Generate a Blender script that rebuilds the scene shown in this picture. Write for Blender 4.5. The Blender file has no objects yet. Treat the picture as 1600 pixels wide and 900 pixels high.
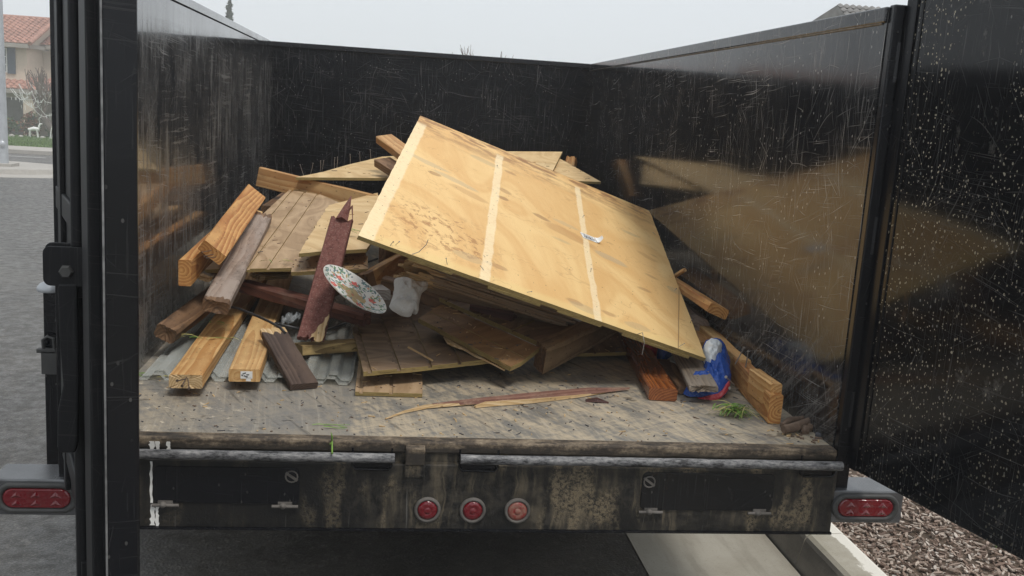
import bpy, bmesh, math, random
from mathutils import Vector, Matrix, noise as mnoise
random.seed(7)
R = math.radians
scene = bpy.context.scene
COL = scene.collection

# ------------------------------------------------------------------ camera
cam = bpy.data.cameras.new('camera'); camo = bpy.data.objects.new('camera', cam); COL.objects.link(camo)
cam.sensor_width = 36; cam.lens = 34.37; cam.clip_start = .05; cam.clip_end = 3000
camo.matrix_world = Matrix(((0.99059, -0.04034, -0.13079, -0.2604), (-0.12123, 0.18497, -0.97524, -2.4697),
                            (0.06353, 0.98192, 0.17834, 0.8662), (0, 0, 0, 1)))
scene.camera = camo
# ------------------------------------------------------------------ sky, sun, exposure
SUN_EL, SUN_AZ = 62, 150          # soft overcast light from behind the viewer
world = bpy.data.worlds.new('World'); scene.world = world; world.use_nodes = True
wn = world.node_tree; bg = wn.nodes['Background']
sky = wn.nodes.new('ShaderNodeTexSky'); sky.sky_type = 'NISHITA'; sky.sun_disc = False
sky.sun_elevation = R(SUN_EL); sky.sun_rotation = R(SUN_AZ); sky.dust_density = 4; sky.air_density = 1.5
hs = wn.nodes.new('ShaderNodeHueSaturation'); hs.inputs['Saturation'].default_value = .22
mx = wn.nodes.new('ShaderNodeMixRGB'); mx.inputs[0].default_value = .82; mx.inputs[2].default_value = (6.05, 6.45, 6.85, 1)
wn.links.new(sky.outputs[0], hs.inputs['Color']); wn.links.new(hs.outputs[0], mx.inputs[1])
wn.links.new(mx.outputs[0], bg.inputs[0]); bg.inputs[1].default_value = .105
sl = bpy.data.lights.new('sun', 'SUN'); sl.energy = 1.5; sl.angle = R(14); sl.color = (1, .96, .9)
so = bpy.data.objects.new('sun', sl); COL.objects.link(so)
sd = Vector((math.sin(R(SUN_AZ)) * math.cos(R(SUN_EL)), math.cos(R(SUN_AZ)) * math.cos(R(SUN_EL)), math.sin(R(SUN_EL))))
so.rotation_euler = sd.to_track_quat('Z', 'Y').to_euler()
scene.view_settings.view_transform = 'Standard'; scene.view_settings.look = 'None'
scene.view_settings.gamma = 1; scene.view_settings.exposure = .42; scene.view_settings.use_curve_mapping = False
scene.cycles.max_bounces = 8; scene.cycles.transparent_max_bounces = 12; scene.cycles.use_denoising = True
scene.cycles.volume_bounces = 1

# ------------------------------------------------------------------ node helpers
class NB:
    def __init__(s, name):
        s.m = bpy.data.materials.new(name); s.m.use_nodes = True; s.t = s.m.node_tree
        s.p = s.t.nodes['Principled BSDF']; s.out = s.t.nodes['Material Output']
        s.tc = s.t.nodes.new('ShaderNodeTexCoord')
    def put(s, sock, v):
        if hasattr(v, 'is_output'): s.t.links.new(v, sock)
        elif isinstance(v, (tuple, list)):
            sock.default_value = tuple(v) + (1,) if len(v) == 3 and len(sock.default_value) == 4 else v
        else: sock.default_value = v
    def n(s, typ, **k):
        nd = s.t.nodes.new('ShaderNode' + typ)
        for a, v in k.items(): setattr(nd, a, v)
        return nd
    def set(s, **k):
        for a, v in k.items(): s.put(s.p.inputs[a.replace('_', ' ')], v)
    def obj(s): return s.tc.outputs['Object']
    def rnd(s, k=13.):
        oi = s.n('ObjectInfo'); c = s.n('CombineXYZ'); r = s.math('MULTIPLY', oi.outputs['Random'], k)
        for i in range(3): s.put(c.inputs[i], r)
        return s.vadd(s.obj(), c.outputs[0])
    def vadd(s, a, b):
        nd = s.n('VectorMath', operation='ADD'); s.put(nd.inputs[0], a); s.put(nd.inputs[1], b); return nd.outputs[0]
    def vmul(s, a, b):
        nd = s.n('VectorMath', operation='MULTIPLY'); s.put(nd.inputs[0], a); s.put(nd.inputs[1], b); return nd.outputs[0]
    def map(s, v, sc=(1, 1, 1), rot=(0, 0, 0), loc=(0, 0, 0)):
        if any(rot) and sc != (1, 1, 1):            # turn first, then stretch
            v = s.map(v, (1, 1, 1), rot); rot = (0, 0, 0)
        nd = s.n('Mapping'); s.put(nd.inputs[0], v); nd.inputs['Scale'].default_value = sc
        nd.inputs['Rotation'].default_value = rot; nd.inputs['Location'].default_value = loc; return nd.outputs[0]
    def noise(s, v, sc=1., det=3., ro=.5, dist=0., col=False):
        nd = s.n('TexNoise'); s.put(nd.inputs['Vector'], v); nd.inputs['Scale'].default_value = sc
        nd.inputs['Detail'].default_value = det; nd.inputs['Roughness'].default_value = ro
        nd.inputs['Distortion'].default_value = dist; return nd.outputs['Color' if col else 'Fac']
    def vor(s, v, sc=1., feat='F1', out='Distance', rand=1., dim='3D'):
        nd = s.n('TexVoronoi', feature=feat, voronoi_dimensions=dim); s.put(nd.inputs['Vector'], v); nd.inputs['Scale'].default_value = sc
        nd.inputs['Randomness'].default_value = rand; return nd.outputs[out]
    def math(s, op, a, b=0., c=0.):
        nd = s.n('Math', operation=op); s.put(nd.inputs[0], a); s.put(nd.inputs[1], b); s.put(nd.inputs[2], c); return nd.outputs[0]
    def mul(s, a, b): return s.math('MULTIPLY', a, b)
    def step(s, v, lo, hi):
        nd = s.n('MapRange', interpolation_type='SMOOTHSTEP'); s.put(nd.inputs[0], v)
        nd.inputs[1].default_value = lo; nd.inputs[2].default_value = hi; return nd.outputs[0]
    def mix(s, f, a, b):
        nd = s.n('MixRGB'); s.put(nd.inputs[0], f); s.put(nd.inputs[1], a); s.put(nd.inputs[2], b); return nd.outputs[0]
    def ramp(s, f, stops):
        nd = s.n('ValToRGB'); s.put(nd.inputs[0], f); e = nd.color_ramp.elements
        while len(e) < len(stops): e.new(.5)
        for i, (p, c) in enumerate(stops): e[i].position = p; e[i].color = tuple(c) + (1,)
        return nd.outputs[0]
    def sep(s, v):
        nd = s.n('SeparateXYZ'); s.put(nd.inputs[0], v); return nd.outputs
    def bump(s, h, st=.3, d=.002):
        nd = s.n('Bump'); nd.inputs['Strength'].default_value = st; nd.inputs['Distance'].default_value = d
        s.put(nd.inputs['Height'], h); return nd.outputs[0]

def flat(name, c, rough=.6, metal=0., var=.25, sc=30., bump=.15, spec=.5):
    b = NB(name); n = b.noise(b.rnd(), sc, 4, .6)
    n2 = b.noise(b.rnd(), sc * .12, 3)
    f = b.math('ADD', b.mul(n, .6), b.mul(n2, .4))
    d = tuple(x * (1 - var) for x in c); l = tuple(min(1, x * (1 + var)) for x in c)
    b.set(Base_Color=b.mix(b.step(f, .3, .7), d, l), Roughness=rough, Metallic=metal, Specular_IOR_Level=spec)
    if bump: b.set(Normal=b.bump(n, bump, .002))
    return b.m

def wood(name, light, dark, ring=22., rough=.62, dirt=None, dirt_amt=.35, contrast=.75, bump=.35, gray=None, spec=.35):
    b = NB(name); v = b.rnd(17.)
    fib = b.math('ADD', b.mul(b.noise(b.map(v, (4, 90, 90)), 1, 5, .7), .7), b.mul(b.noise(b.map(v, (14, 40, 40)), 1, 4, .7), .35))
    warp = b.noise(b.map(v, (1.1, 5, 5)), 1, 2, .5, col=True)
    o = b.vadd(b.vmul(b.obj(), (.06, 1, 1)), b.vmul(b.vadd(warp, (-.5, -.5, -.5)), (.0, .075, .075)))
    oi = b.n('ObjectInfo'); r = oi.outputs['Random']
    c = b.n('CombineXYZ'); b.put(c.inputs[1], b.math('MULTIPLY_ADD', r, .08, -.04)); b.put(c.inputs[2], b.math('MULTIPLY_ADD', r, .05, .02))
    w = b.n('TexWave', wave_type='RINGS', rings_direction='X', wave_profile='SAW'); b.put(w.inputs['Vector'], b.vadd(o, c.outputs[0]))
    w.inputs['Scale'].default_value = ring; w.inputs['Distortion'].default_value = 1.1; w.inputs['Detail'].default_value = 2
    w.inputs['Detail Scale'].default_value = 1.5
    g = b.math('ADD', b.mul(w.outputs['Fac'], contrast), b.mul(fib, 1 - contrast * .55))
    col = b.mix(b.step(g, .25, 1.05), light, dark)
    big = b.noise(v, 3.5, 3)
    col = b.mix(b.mul(b.step(big, .4, .72), .5), col, tuple(x * .62 for x in dark))
    mot = b.noise(b.map(v, (7, 20, 20)), 2.5, 5, .75); col = b.mix(b.mul(b.step(mot, .52, .68), .4), col, tuple(min(1, x * 1.18) for x in light)); col = b.mix(b.mul(b.step(mot, .5, .34), .35), col, dark)
    if gray: col = b.mix(b.mul(b.step(b.noise(b.map(v, (3, 18, 18)), 1, 4, .6), .35, .62), .8), col, gray)
    if dirt:
        dn = b.noise(b.map(v, (5, 9, 9)), 1.4, 6, .7)
        col = b.mix(b.mul(b.step(dn, .5, .68), dirt_amt * 1.6), col, dirt)
    sp = b.vor(b.map(v, (30, 55, 55)), 1.)
    col = b.mix(b.mul(b.math('LESS_THAN', sp, .14), .55), col, tuple(x * .25 for x in dark))
    b.set(Base_Color=col, Roughness=rough, Specular_IOR_Level=spec, Normal=b.bump(g, bump, .0015))
    return b.m

def scratch(b, u, ang, along, across, lo, hi, warp=.05, seed=0., mscale=(2.5, 5, 1), mlo=.45, mhi=.6):
    """fine straight-ish scratches running along one angle on the panel's own x-z face"""
    w = b.vmul(b.vadd(b.noise(b.map(u, (1, 1, 1), loc=(seed, seed, 0)), 2.2, 2, .5, col=True), (-.5, -.5, -.5)), (warp, warp, 0))
    q = b.map(b.vadd(u, w), (1, 1, 1), (0, 0, R(ang)))
    nz = b.noise(b.map(q, (along, across, 1), loc=(seed * 3.1, seed * 1.7, seed)), 1, 2.5, .55)
    mk = b.noise(b.map(q, mscale, loc=(seed, 3 - seed, 0)), 1, 3, .6)
    return b.mul(b.step(nz, lo, hi), b.step(mk, mlo, mhi))

def black_paint(name, dust=.3, scr=.8, spots=0., wav=.25, base=(.0045, .0055, .008), rough=.07, stain=.3, rust=.12, vert=.6, low=0., coat=0., ior=1.5, haze=0., flake=.7):
    b = NB(name); x, y, z = b.sep(b.obj()); c = b.n('CombineXYZ'); b.put(c.inputs[0], b.math('ADD', x, b.mul(y, .87))); b.put(c.inputs[1], z); u = c.outputs[0]
    # dust films: vertical runs and broad cloudy wipes
    runs = b.noise(b.map(u, (55, 2.2, 1)), 1, 4, .65)
    cloud = b.noise(b.map(u, (1.5, 2.4, 1), loc=(4, 1, 0)), 1.2, 4, .6)
    wv0 = b.vadd(u, b.vmul(b.vadd(b.noise(u, 2.5, 2, .5, col=True), (-.5, -.5, -.5)), (0, .05, 0)))
    wipe = b.noise(b.map(wv0, (1.3, 60, 1), loc=(1, 7, 0)), 1, 5, .68, .3)
    film = b.math('ADD', b.mul(b.mul(b.step(runs, .46, .76), b.step(cloud, .36, .64)), vert),
                  b.mul(b.mul(b.step(wipe, .5, .78), b.step(b.noise(u, 1.9, 3), .44, .62)), .75))
    film = b.mul(film, dust)
    if haze: film = b.mul(b.math('ADD', film, b.mul(b.step(b.noise(b.map(u, (9, 3, 1), loc=(3, 3, 0)), 1, 6, .75), .3, .7), haze)), b.math('SUBTRACT', 1., b.mul(b.step(z, 1.02, 1.1), .75)))
    if low:
        lz = b.math('SUBTRACT', 1., b.step(z, 0., .42)); ln = b.noise(b.map(u, (3, 50, 1), (0, 0, R(38))), 1, 5, .7)
        ln2 = b.noise(b.map(u, (9, 9, 1)), 1, 5, .7)
        film = b.math('ADD', film, b.mul(b.mul(lz, b.step(b.math('ADD', b.mul(ln, .6), b.mul(ln2, .4)), .42, .66)), low))
    col = b.mix(film, base, (.235, .225, .212))
    s = None
    for i, (ang, al, ac, lo, hi, wp, mlo, amp) in enumerate(((90, 6, 330, .6, .72, .02, .4, .55), (90, 2.5, 210, .63, .72, .03, .42, .9), (2, 2.2, 260, .63, .73, .06, .44, .7), (62, 5, 300, .63, .73, .09, .46, .45),
                                                (-35, 4, 280, .635, .73, .08, .44, .6), (18, 3, 300, .635, .73, .1, .44, .6), (-72, 6, 300, .62, .73, .12, .42, .6), (48, 5, 320, .63, .73, .14, .47, .45), (6, 3, 330, .625, .73, .07, .42, .7))):
        k = b.mul(scratch(b, u, ang, al, ac, lo, hi, wp, 1.3 + i * 2.7, mlo=mlo, mhi=mlo + .2), amp)
        s = k if s is None else b.math('MAXIMUM', s, k)
    wv = b.vadd(u, b.vmul(b.vadd(b.noise(u, 1.4, 2, .5, col=True), (-.5, -.5, -.5)), (.55, .55, 0)))
    for j_, (sx_, sz_, an) in enumerate(((2.6, 4.5, 20), (4.2, 2.2, -30))):
        ed = b.vor(b.map(wv, (sx_, sz_, 1), (0, 0, R(an)), (j_ * 3, 1, 0)), 1., 'DISTANCE_TO_EDGE', dim='2D')
        g = b.mul(b.math('SUBTRACT', 1., b.step(ed, .0012, .0045)), b.step(b.noise(b.map(u, (6, 6, 1), loc=(9, 2 + j_ * 4, 0)), 1, 4), .5, .62))
        s = b.math('MAXIMUM', s, b.mul(g, .45))
    s = b.mul(s, scr)
    col = b.mix(s, col, (.34, .33, .315))
    pt = b.noise(b.map(u, (6, 3.2, 1), loc=(2, 5, 0)), 1.6, 6, .72, .3)
    col = b.mix(b.mul(b.step(pt, .6, .74), stain), col, (.15, .142, .13))
    rs = b.noise(b.map(u, (7, 3, 1), loc=(7, 3, 0)), 1.5, 6, .75, .3)
    col = b.mix(b.mul(b.step(rs, .63, .75), rust * 2), col, (.15, .085, .048))
    fl = b.mul(b.math('LESS_THAN', b.vor(b.map(u, (30, 17, 1), loc=(3, 3, 0)), 1., dim='2D'), .06), b.step(b.noise(u, 7, 2), .5, .56))
    col = b.mix(b.mul(fl, flake), col, (.5, .48, .44))
    rg = b.math('ADD', b.math('ADD', b.mul(film, .6), rough), b.math('ADD', b.mul(s, .3), b.mul(b.noise(u, 6, 3), .04)))
    if spots:
        dots = None
        for sc, th, sd in ((56, .19, 0), (40, .145, 5), (84, .22, 9)):
            uu = b.map(u, (sc, sc * .66, 1), loc=(sd, sd, 0))
            cr = b.sep(b.vor(uu, 1., 'F1', 'Color', dim='2D'))
            d = b.math('LESS_THAN', b.vor(uu, 1., dim='2D'), b.mul(b.math('SUBTRACT', cr[0], .32), th))
            dots = d if dots is None else b.math('MAXIMUM', dots, d)
        dm = b.mul(b.step(b.noise(b.map(u, (2.6, 1.4, 1), loc=(1, 1, 0)), 1.4, 3), .34, .48), b.mul(b.step(z, -.3, .4), b.step(x, 1.05, .1)))
        dots = b.mul(dots, b.mul(dm, spots)); col = b.mix(dots, col, (.4, .355, .265)); rg = b.math('ADD', rg, b.mul(dots, .4))
    wb = b.noise(b.map(u, (1.6, 1.1, 1)), 1.3, 1)
    nrm = b.n('Bump'); nrm.inputs['Strength'].default_value = wav; nrm.inputs['Distance'].default_value = .012; b.put(nrm.inputs['Height'], wb)
    b.set(Base_Color=col, Roughness=rg, IOR=ior, Normal=nrm.outputs[0], Coat_Weight=b.mul(b.math('SUBTRACT', 1., b.math('MINIMUM', b.mul(film, 2.2), .9)), coat) if coat else 0., Coat_Roughness=.05, Coat_Normal=nrm.outputs[0])
    return b.m

M = {}
M['wall_l'] = black_paint('scuffed_black_paint', .85, 1.35, vert=.8, low=.2, coat=.8, ior=1.6, rough=.05, haze=.36)
M['wall_r'] = black_paint('scuffed_black_paint_2', .34, 1.15, vert=.55, low=.6, haze=.035)
M['wall_b'] = black_paint('black_paint_dull', .03, .42, vert=.4, rough=.22, wav=.1, ior=1.26, stain=.2, base=(.0025, .0032, .005), flake=.25)
M['door'] = black_paint('spotted_black_paint', .08, .3, spots=.9, stain=.6, vert=.4, flake=.3, base=(.003, .0035, .005), ior=1.46, rough=.075)
M['paint'] = black_paint('black_paint_clean', .06, .08, vert=.4, rough=.2, wav=.1, stain=.1, base=(.003, .0035, .0055), ior=1.4, flake=.1)
M['matte'] = black_paint('matte_black_paint', .04, .1, vert=.4, rough=.5, wav=0, stain=.1, base=(.003, .0035, .005), ior=1.35, flake=0)
M['rubber'] = flat('black_rubber', (.045, .045, .044), .6)
M['rubber_dirty'] = flat('dusty_rubber', (.11, .1, .09), .75, var=.4)
M['steel'] = flat('worn_steel', (.2, .2, .2), .42, .5, .5, 40)
M['galv'] = flat('galvanised_steel', (.42, .44, .46), .4, .3, .12, 6, .05)
M['nail'] = flat('nail_steel', (.3, .27, .24), .45, .5); M['rust_nail'] = flat('rusty_nail', (.1, .07, .05), .7, .2)

b = NB('muddy_black_steel'); x, y, z = b.sep(b.obj()); v = b.obj()
wv = b.vadd(v, b.vmul(b.vadd(b.noise(v, 14, 3, .6, col=True), (-.5, -.5, -.5)), (.03, 0, .03)))
run = b.noise(b.map(wv, (46, 1, 3.2)), 1, 5, .7); run2 = b.noise(b.map(wv, (15, 1, 1.4), loc=(3, 0, 0)), 1, 4, .65); cl = b.noise(b.map(v, (3.4, 1, 4.5)), 1, 4, .65)
gr = b.noise(v, 130, 3, .75); ml = b.noise(v, 34, 5, .75); cen = b.math('ADD', .22, b.mul(b.step(x, -.55, -.05), .78))
dust = b.mul(b.mul(b.step(ml, .36, .68), b.step(cl, .34, .62)), cen)
mud = b.mul(b.math('MAXIMUM', b.step(run, .5, .7), b.mul(b.step(run2, .5, .66), .8)), b.mul(b.step(cl, .4, .6), cen))
col = b.mix(b.mul(dust, .5), (.0085, .0085, .0085), (.085, .072, .054)); col = b.mix(b.mul(mud, .55), col, (.17, .138, .092))
cake = b.mul(b.mul(b.step(b.noise(b.map(v, (9, 1, 3.5), loc=(3, 0, 0)), 1, 4, .6), .53, .64), b.step(gr, .36, .6)), cen); col = b.mix(b.mul(cake, .75), col, (.2, .158, .1))
stk = scratch(b, b.map(v, (1, 1, 1), (R(90), 0, 0)), 88, 3, 150, .66, .73, .05, 2)
col = b.mix(b.mul(stk, .35), col, (.24, .23, .21))
b.set(Base_Color=col, Roughness=b.math('ADD', .34, b.mul(b.math('MAXIMUM', mud, dust), .5)), IOR=1.4, Normal=b.bump(b.math('ADD', gr, b.mul(cake, 1.5)), .35, .003)); M['mud_steel'] = b.m

b = NB('muddy_lip'); v = b.obj(); n1 = b.noise(b.map(v, (10, 30, 30)), 1, 5, .7); n2 = b.noise(v, 90, 3, .7)
col = b.ramp(b.math('ADD', b.mul(n1, .7), b.mul(n2, .3)), [(.36, (.016, .014, .012)), (.48, (.07, .052, .036)), (.6, (.22, .17, .115)), (.74, (.42, .36, .27))]); lz = b.step(b.math('ADD', b.sep(v)[2], b.mul(b.math('SUBTRACT', n1, .5), .03)), -.004, -.02); col = b.mix(b.mul(lz, .85), col, (.024, .02, .016))
b.set(Base_Color=col, Roughness=.75, Normal=b.bump(n2, .4, .003)); M['lip'] = b.m

b = NB('scraped_pipe'); v = b.obj(); n1 = b.math('ADD', b.mul(b.noise(b.map(v, (12, 50, 50)), 1, 5, .75), .6), b.mul(b.noise(b.map(v, (60, 140, 140)), 1, 4, .75), .42))
b.set(Base_Color=b.ramp(n1, [(.42, (.012, .012, .013)), (.5, (.12, .12, .125)), (.66, (.34, .33, .32))]), Roughness=.6, Normal=b.bump(n1, .6, .003)); M['pipe'] = b.m

b = NB('muddy_bed_floor'); v = b.obj(); x, y, z = b.sep(v)
sw = b.noise(b.map(v, (4, 34, 1), (0, 0, R(58))), 1, 5, .7, .3); sw2 = b.noise(b.map(v, (5, 60, 1), (0, 0, R(-30))), 1, 5, .7); sw3 = b.noise(b.map(v, (3, 70, 1), (0, 0, R(84))), 1, 4, .66)
bl = b.noise(v, 5.5, 7, .72); fine = b.noise(v, 120, 4, .75); mid = b.noise(v, 28, 5, .75)
tan = b.math('ADD', b.mul(b.step(b.math('ADD', x, b.mul(b.math('SUBTRACT', bl, .5), .03)), -.335, -.32), .6), b.mul(b.step(x, -.6, -.95), .3))
f = b.math('ADD', b.math('ADD', b.mul(sw, .34), b.mul(sw3, .2)), b.math('ADD', b.mul(bl, .42), b.mul(sw2, .2)))
col = b.mix(b.mul(b.step(f, .5, .66), b.math('ADD', .3, b.mul(tan, .95))), (.2, .19, .172), (.5, .41, .285))
col = b.mix(b.mul(b.step(mid, .54, .7), .3), col, (.12, .11, .094)); col = b.mix(b.mul(b.step(fine, .56, .72), .3), col, (.1, .09, .075))
col = b.mix(b.mul(b.step(sw3, .56, .7), .6), col, (.4, .37, .315))
dk = b.noise(b.map(v, (26, 60, 1), (0, 0, R(10)), (5, 2, 0)), 1, 4, .7)
col = b.mix(b.mul(b.mul(b.step(dk, .6, .66), b.step(b.noise(v, 3.3, 3), .46, .6)), .9), col, (.016, .015, .014))
dk2 = b.noise(b.map(v, (3, 40, 1), (0, 0, R(64)), (1, 2, 0)), 1, 4, .6)
col = b.mix(b.mul(b.step(dk2, .56, .7), .6), col, (.05, .047, .042))
pd = b.noise(b.map(v, (5, 8, 1), loc=(2.2, 8, 0)), 1.1, 3, .6)
wet = b.step(pd, .655, .675); col = b.mix(b.mul(wet, .6), col, (.06, .048, .035))
wp = b.noise(b.map(v, (18, 26, 1), (0, 0, R(40)), (8, 1, 0)), 1, 5, .75)
col = b.mix(b.mul(b.step(wp, .58, .66), b.step(x, -.5, -.78)), col, (.6, .52, .4))
b.set(Base_Color=col, Roughness=b.math('SUBTRACT', b.math('ADD', .36, b.mul(b.step(bl, .35, .65), .28)), b.mul(wet, .15)), Specular_IOR_Level=.5, Normal=b.bump(b.math('ADD', fine, f), .5, .003)); M['floor'] = b.m

M['pine'] = wood('yellow_pine', (.66, .42, .18), (.45, .22, .07), 26, dirt=(.1, .06, .03), dirt_amt=.12)
M['pine_b'] = wood('pale_pine', (.68, .45, .2), (.5, .27, .1), 20, dirt=(.16, .1, .05), dirt_amt=.16)
M['orange'] = wood('orange_fir', (.62, .35, .125), (.38, .15, .04), 30, dirt=(.09, .04, .02), dirt_amt=.15, contrast=.85)
M['redwet'] = wood('wet_red_cedar', (.36, .125, .036), (.15, .04, .012), 36, .26, dirt=(.06, .025, .012), dirt_amt=.45, contrast=.7, spec=.5)
M['tan'] = wood('tan_fir', (.56, .35, .155), (.38, .19, .07), 18, dirt=(.15, .09, .05), dirt_amt=.28)
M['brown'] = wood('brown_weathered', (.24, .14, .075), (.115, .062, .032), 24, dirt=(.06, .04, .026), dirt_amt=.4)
M['graybrown'] = wood('gray_brown_weathered', (.36, .27, .21), (.22, .15, .11), 26, .8, dirt=(.09, .062, .045), dirt_amt=.35, gray=(.33, .27, .23))
M['gray'] = wood('gray_weathered', (.3, .235, .17), (.16, .12, .085), 42, .8, gray=(.26, .22, .18), contrast=.9)
M['dark'] = wood('dark_weathered', (.105, .07, .052), (.05, .031, .024), 40, .62, dirt=(.2, .13, .08), dirt_amt=.1, contrast=.9)
M['darkred'] = wood('dark_red_paint_wood', (.15, .06, .04), (.07, .027, .02), 20, .7, dirt=(.2, .15, .12), dirt_amt=.2)
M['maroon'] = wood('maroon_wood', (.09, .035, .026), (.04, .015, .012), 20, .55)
M['olive'] = wood('treated_pine', (.46, .33, .14), (.2, .13, .05), 46, .65, dirt=(.13, .08, .05), dirt_amt=.2, contrast=1.)
M['white_board'] = wood('white_washed_board', (.55, .53, .5), (.34, .31, .29), 30, .7, dirt=(.12, .1, .09), dirt_amt=.3)
M['splinter'] = wood('fresh_splinter', (.66, .5, .3), (.45, .29, .13), 40, .7)
M['fadedred'] = wood('faded_red_split_wood', (.34, .19, .14), (.19, .085, .065), 30, .75, dirt=(.5, .38, .27), dirt_amt=.3)
M['drab'] = wood('drab_brown_lumber', (.34, .24, .14), (.2, .13, .07), 22, .7, dirt=(.1, .07, .045), dirt_amt=.35)
M['layered'] = wood('split_layered_wood', (.42, .31, .2), (.2, .13, .075), 60, .75, contrast=1., gray=(.34, .27, .2))

b = NB('red_paint_peeling'); v = b.rnd(); n = b.noise(v, 60, 5, .75); n2 = b.noise(b.map(v, (3, 14, 14)), 1, 4, .6); n3 = b.noise(v, 160, 3, .7)
col = b.mix(b.step(n, .35, .65), (.115, .034, .026), (.2, .078, .062)); col = b.mix(b.mul(b.step(n3, .56, .66), .55), col, (.32, .22, .18))
col = b.mix(b.mul(b.step(n2, .62, .7), .6), col, (.26, .15, .12)); b.set(Base_Color=col, Roughness=.8, Normal=b.bump(n, .6, .003)); M['redpaint'] = b.m

def plyfun(name, a, c, stripes=False, scale=1., warm=(.5, .3, .12)):
    b = NB(name); v = b.obj(); x, y, z = b.sep(v)
    w = b.noise(b.map(v, (1.7 * scale, .9 * scale, 1)), 1., 2, .4, .8)
    cont = b.math('SINE', b.mul(w, 34.)); cont2 = b.math('SINE', b.mul(w, 120.))
    fib = b.noise(b.map(v, (55, 7, 20)), 1, 5, .65)
    g = b.math('ADD', b.math('ADD', b.mul(cont, .2 if stripes else .16), b.mul(cont2, .07 if stripes else .05)), b.math('ADD', b.mul(fib, .55), .22))
    col = b.mix(b.step(g, .2, .85), a, c)
    big = b.noise(v, 2.2, 4, .6); col = b.mix(b.mul(b.step(big, .45, .75), .5), col, warm)
    if stripes:
        s = b.math('SUBTRACT', x, b.mul(y, .25)); wob = b.mul(b.math('SUBTRACT', b.noise(v, 9, 3), .5), .016)
        sp = b.noise(v, 70, 4, .7); s2 = b.math('ADD', s, wob); pale = (.86, .72, .47)
        m = None
        for ctr, hw in ((.402, .0175), (.802, .014)):
            k = b.math('SUBTRACT', 1., b.step(b.math('ABSOLUTE', b.math('SUBTRACT', s2, ctr)), hw - .004, hw + .003))
            m = k if m is None else b.math('MAXIMUM', m, k)
        m = b.math('MAXIMUM', m, b.math('SUBTRACT', 1., b.step(s2, .04, .05)))
        m = b.mul(m, b.math('SUBTRACT', 1., b.step(y, 1.46, 1.52)))
        m = b.mul(m, b.math('ADD', .6, b.mul(b.step(sp, .3, .55), .4)))
        ed = b.math('SUBTRACT', 1., b.step(b.math('ADD', y, wob), .03, .07)); col = b.mix(b.mul(ed, .55), col, (.74, .55, .24))
        # brown water marks along the far edge and in sheets across the lower left
        top = b.mul(b.step(y, 1.22, 1.56), b.step(b.noise(b.map(v, (7, 13, 1), (0, 0, R(12))), 1, 5, .7), .42, .62))
        col = b.mix(b.mul(top, .95), col, (.3, .155, .065))
        kn = b.vor(b.vadd(b.map(v, (3.6, 6., 1)), b.vmul(b.noise(v, 4, 3, col=True), (.5, .5, 0))), 1.)
        col = b.mix(b.mul(b.math('SUBTRACT', 1., b.step(kn, .1, .15)), .55), col, (.36, .19, .08))
        zone = b.mul(b.math('SUBTRACT', 1., b.step(b.math('ABSOLUTE', b.math('SUBTRACT', x, .3)), .1, .24)), b.math('SUBTRACT', 1., b.step(b.math('ABSOLUTE', b.math('SUBTRACT', y, .28)), .1, .24)))
        ms = b.noise(b.map(v, (28, 22, 1)), 1, 5, .75, .4); col = b.mix(b.mul(b.mul(zone, b.step(ms, .5, .6)), .8), col, (.36, .17, .06))
        wl = b.noise(b.map(v, (2.3, 3.1, 1), loc=(3, 1, 0)), 1., 4, .6, .3)
        ln = b.math('SUBTRACT', 1., b.step(b.math('ABSOLUTE', b.math('SUBTRACT', wl, .53)), .001, .006)); col = b.mix(b.mul(ln, .3), col, (.4, .2, .08))
        gk = b.vor(b.vadd(b.map(v, (2.5, 4.4, 1), loc=(.8, .3, 0)), b.vmul(b.noise(v, 3, 2, col=True), (.4, .4, 0))), 1.)
        col = b.mix(b.mul(b.math('SUBTRACT', 1., b.step(gk, .13, .16)), .4), col, (.42, .33, .2))
        wq = b.vadd(v, b.vmul(b.vadd(b.noise(v, 7, 3, .6, col=True), (-.5, -.5, -.5)), (.06, .06, 0))); tone = {'g': (.46, .36, .23), 'b': (.48, .26, .1), 'k': (.3, .15, .06)}
        for cx, cy, rx, ry, an, tn, am in ((.345, .964, .1, .024, -14, 'g', .5), (.454, .867, .095, .026, -20, 'g', .5), (.49, .775, .09, .036, -20, 'b', .5), (.364, .86, .028, .02, 0, 'k', .6), (.917, .747, .11, .05, -22, 'b', .6), (1.07, .656, .075, .036, -20, 'g', .6), (.653, .876, .03, .02, 0, 'k', .7), (.817, .83, .036, .022, -20, 'k', .65), (.93, .86, .06, .026, -15, 'g', .4), (1.316, .859, .05, .024, -30, 'b', .5),
                (.447, 1.568, .032, .02, 0, 'k', .85), (.573, 1.538, .03, .018, 0, 'k', .8), (.674, 1.539, .045, .02, 0, 'k', .8), (.751, 1.58, .03, .02, 0, 'k', .8), (.903, 1.571, .03, .018, 0, 'k', .8), (1.037, 1.54, .042, .026, 0, 'k', .85), (1.201, 1.556, .05, .028, 0, 'k', .85), (1.363, 1.56, .03, .022, 0, 'k', .8)):
            ex, ey, _ = b.sep(b.map(b.map(wq, loc=(-cx, -cy, 0)), (1 / rx, 1 / ry, 1), (0, 0, R(-an))))
            e2 = b.math('ADD', b.mul(ex, ex), b.mul(ey, ey)); col = b.mix(b.mul(b.math('SUBTRACT', 1., b.step(e2, .55, 1.25)), am), col, tone[tn])
        sl_ = b.math('ABSOLUTE', b.math('SUBTRACT', b.math('SUBTRACT', x, b.mul(y, .433)), b.math('ADD', 1.109, b.mul(wob, .15)))); col = b.mix(b.mul(b.math('SUBTRACT', 1., b.step(sl_, .001, .0035)), b.mul(b.math('SUBTRACT', 1., b.step(y, .9, 1.05)), .75)), col, (.25, .13, .05))
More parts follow.
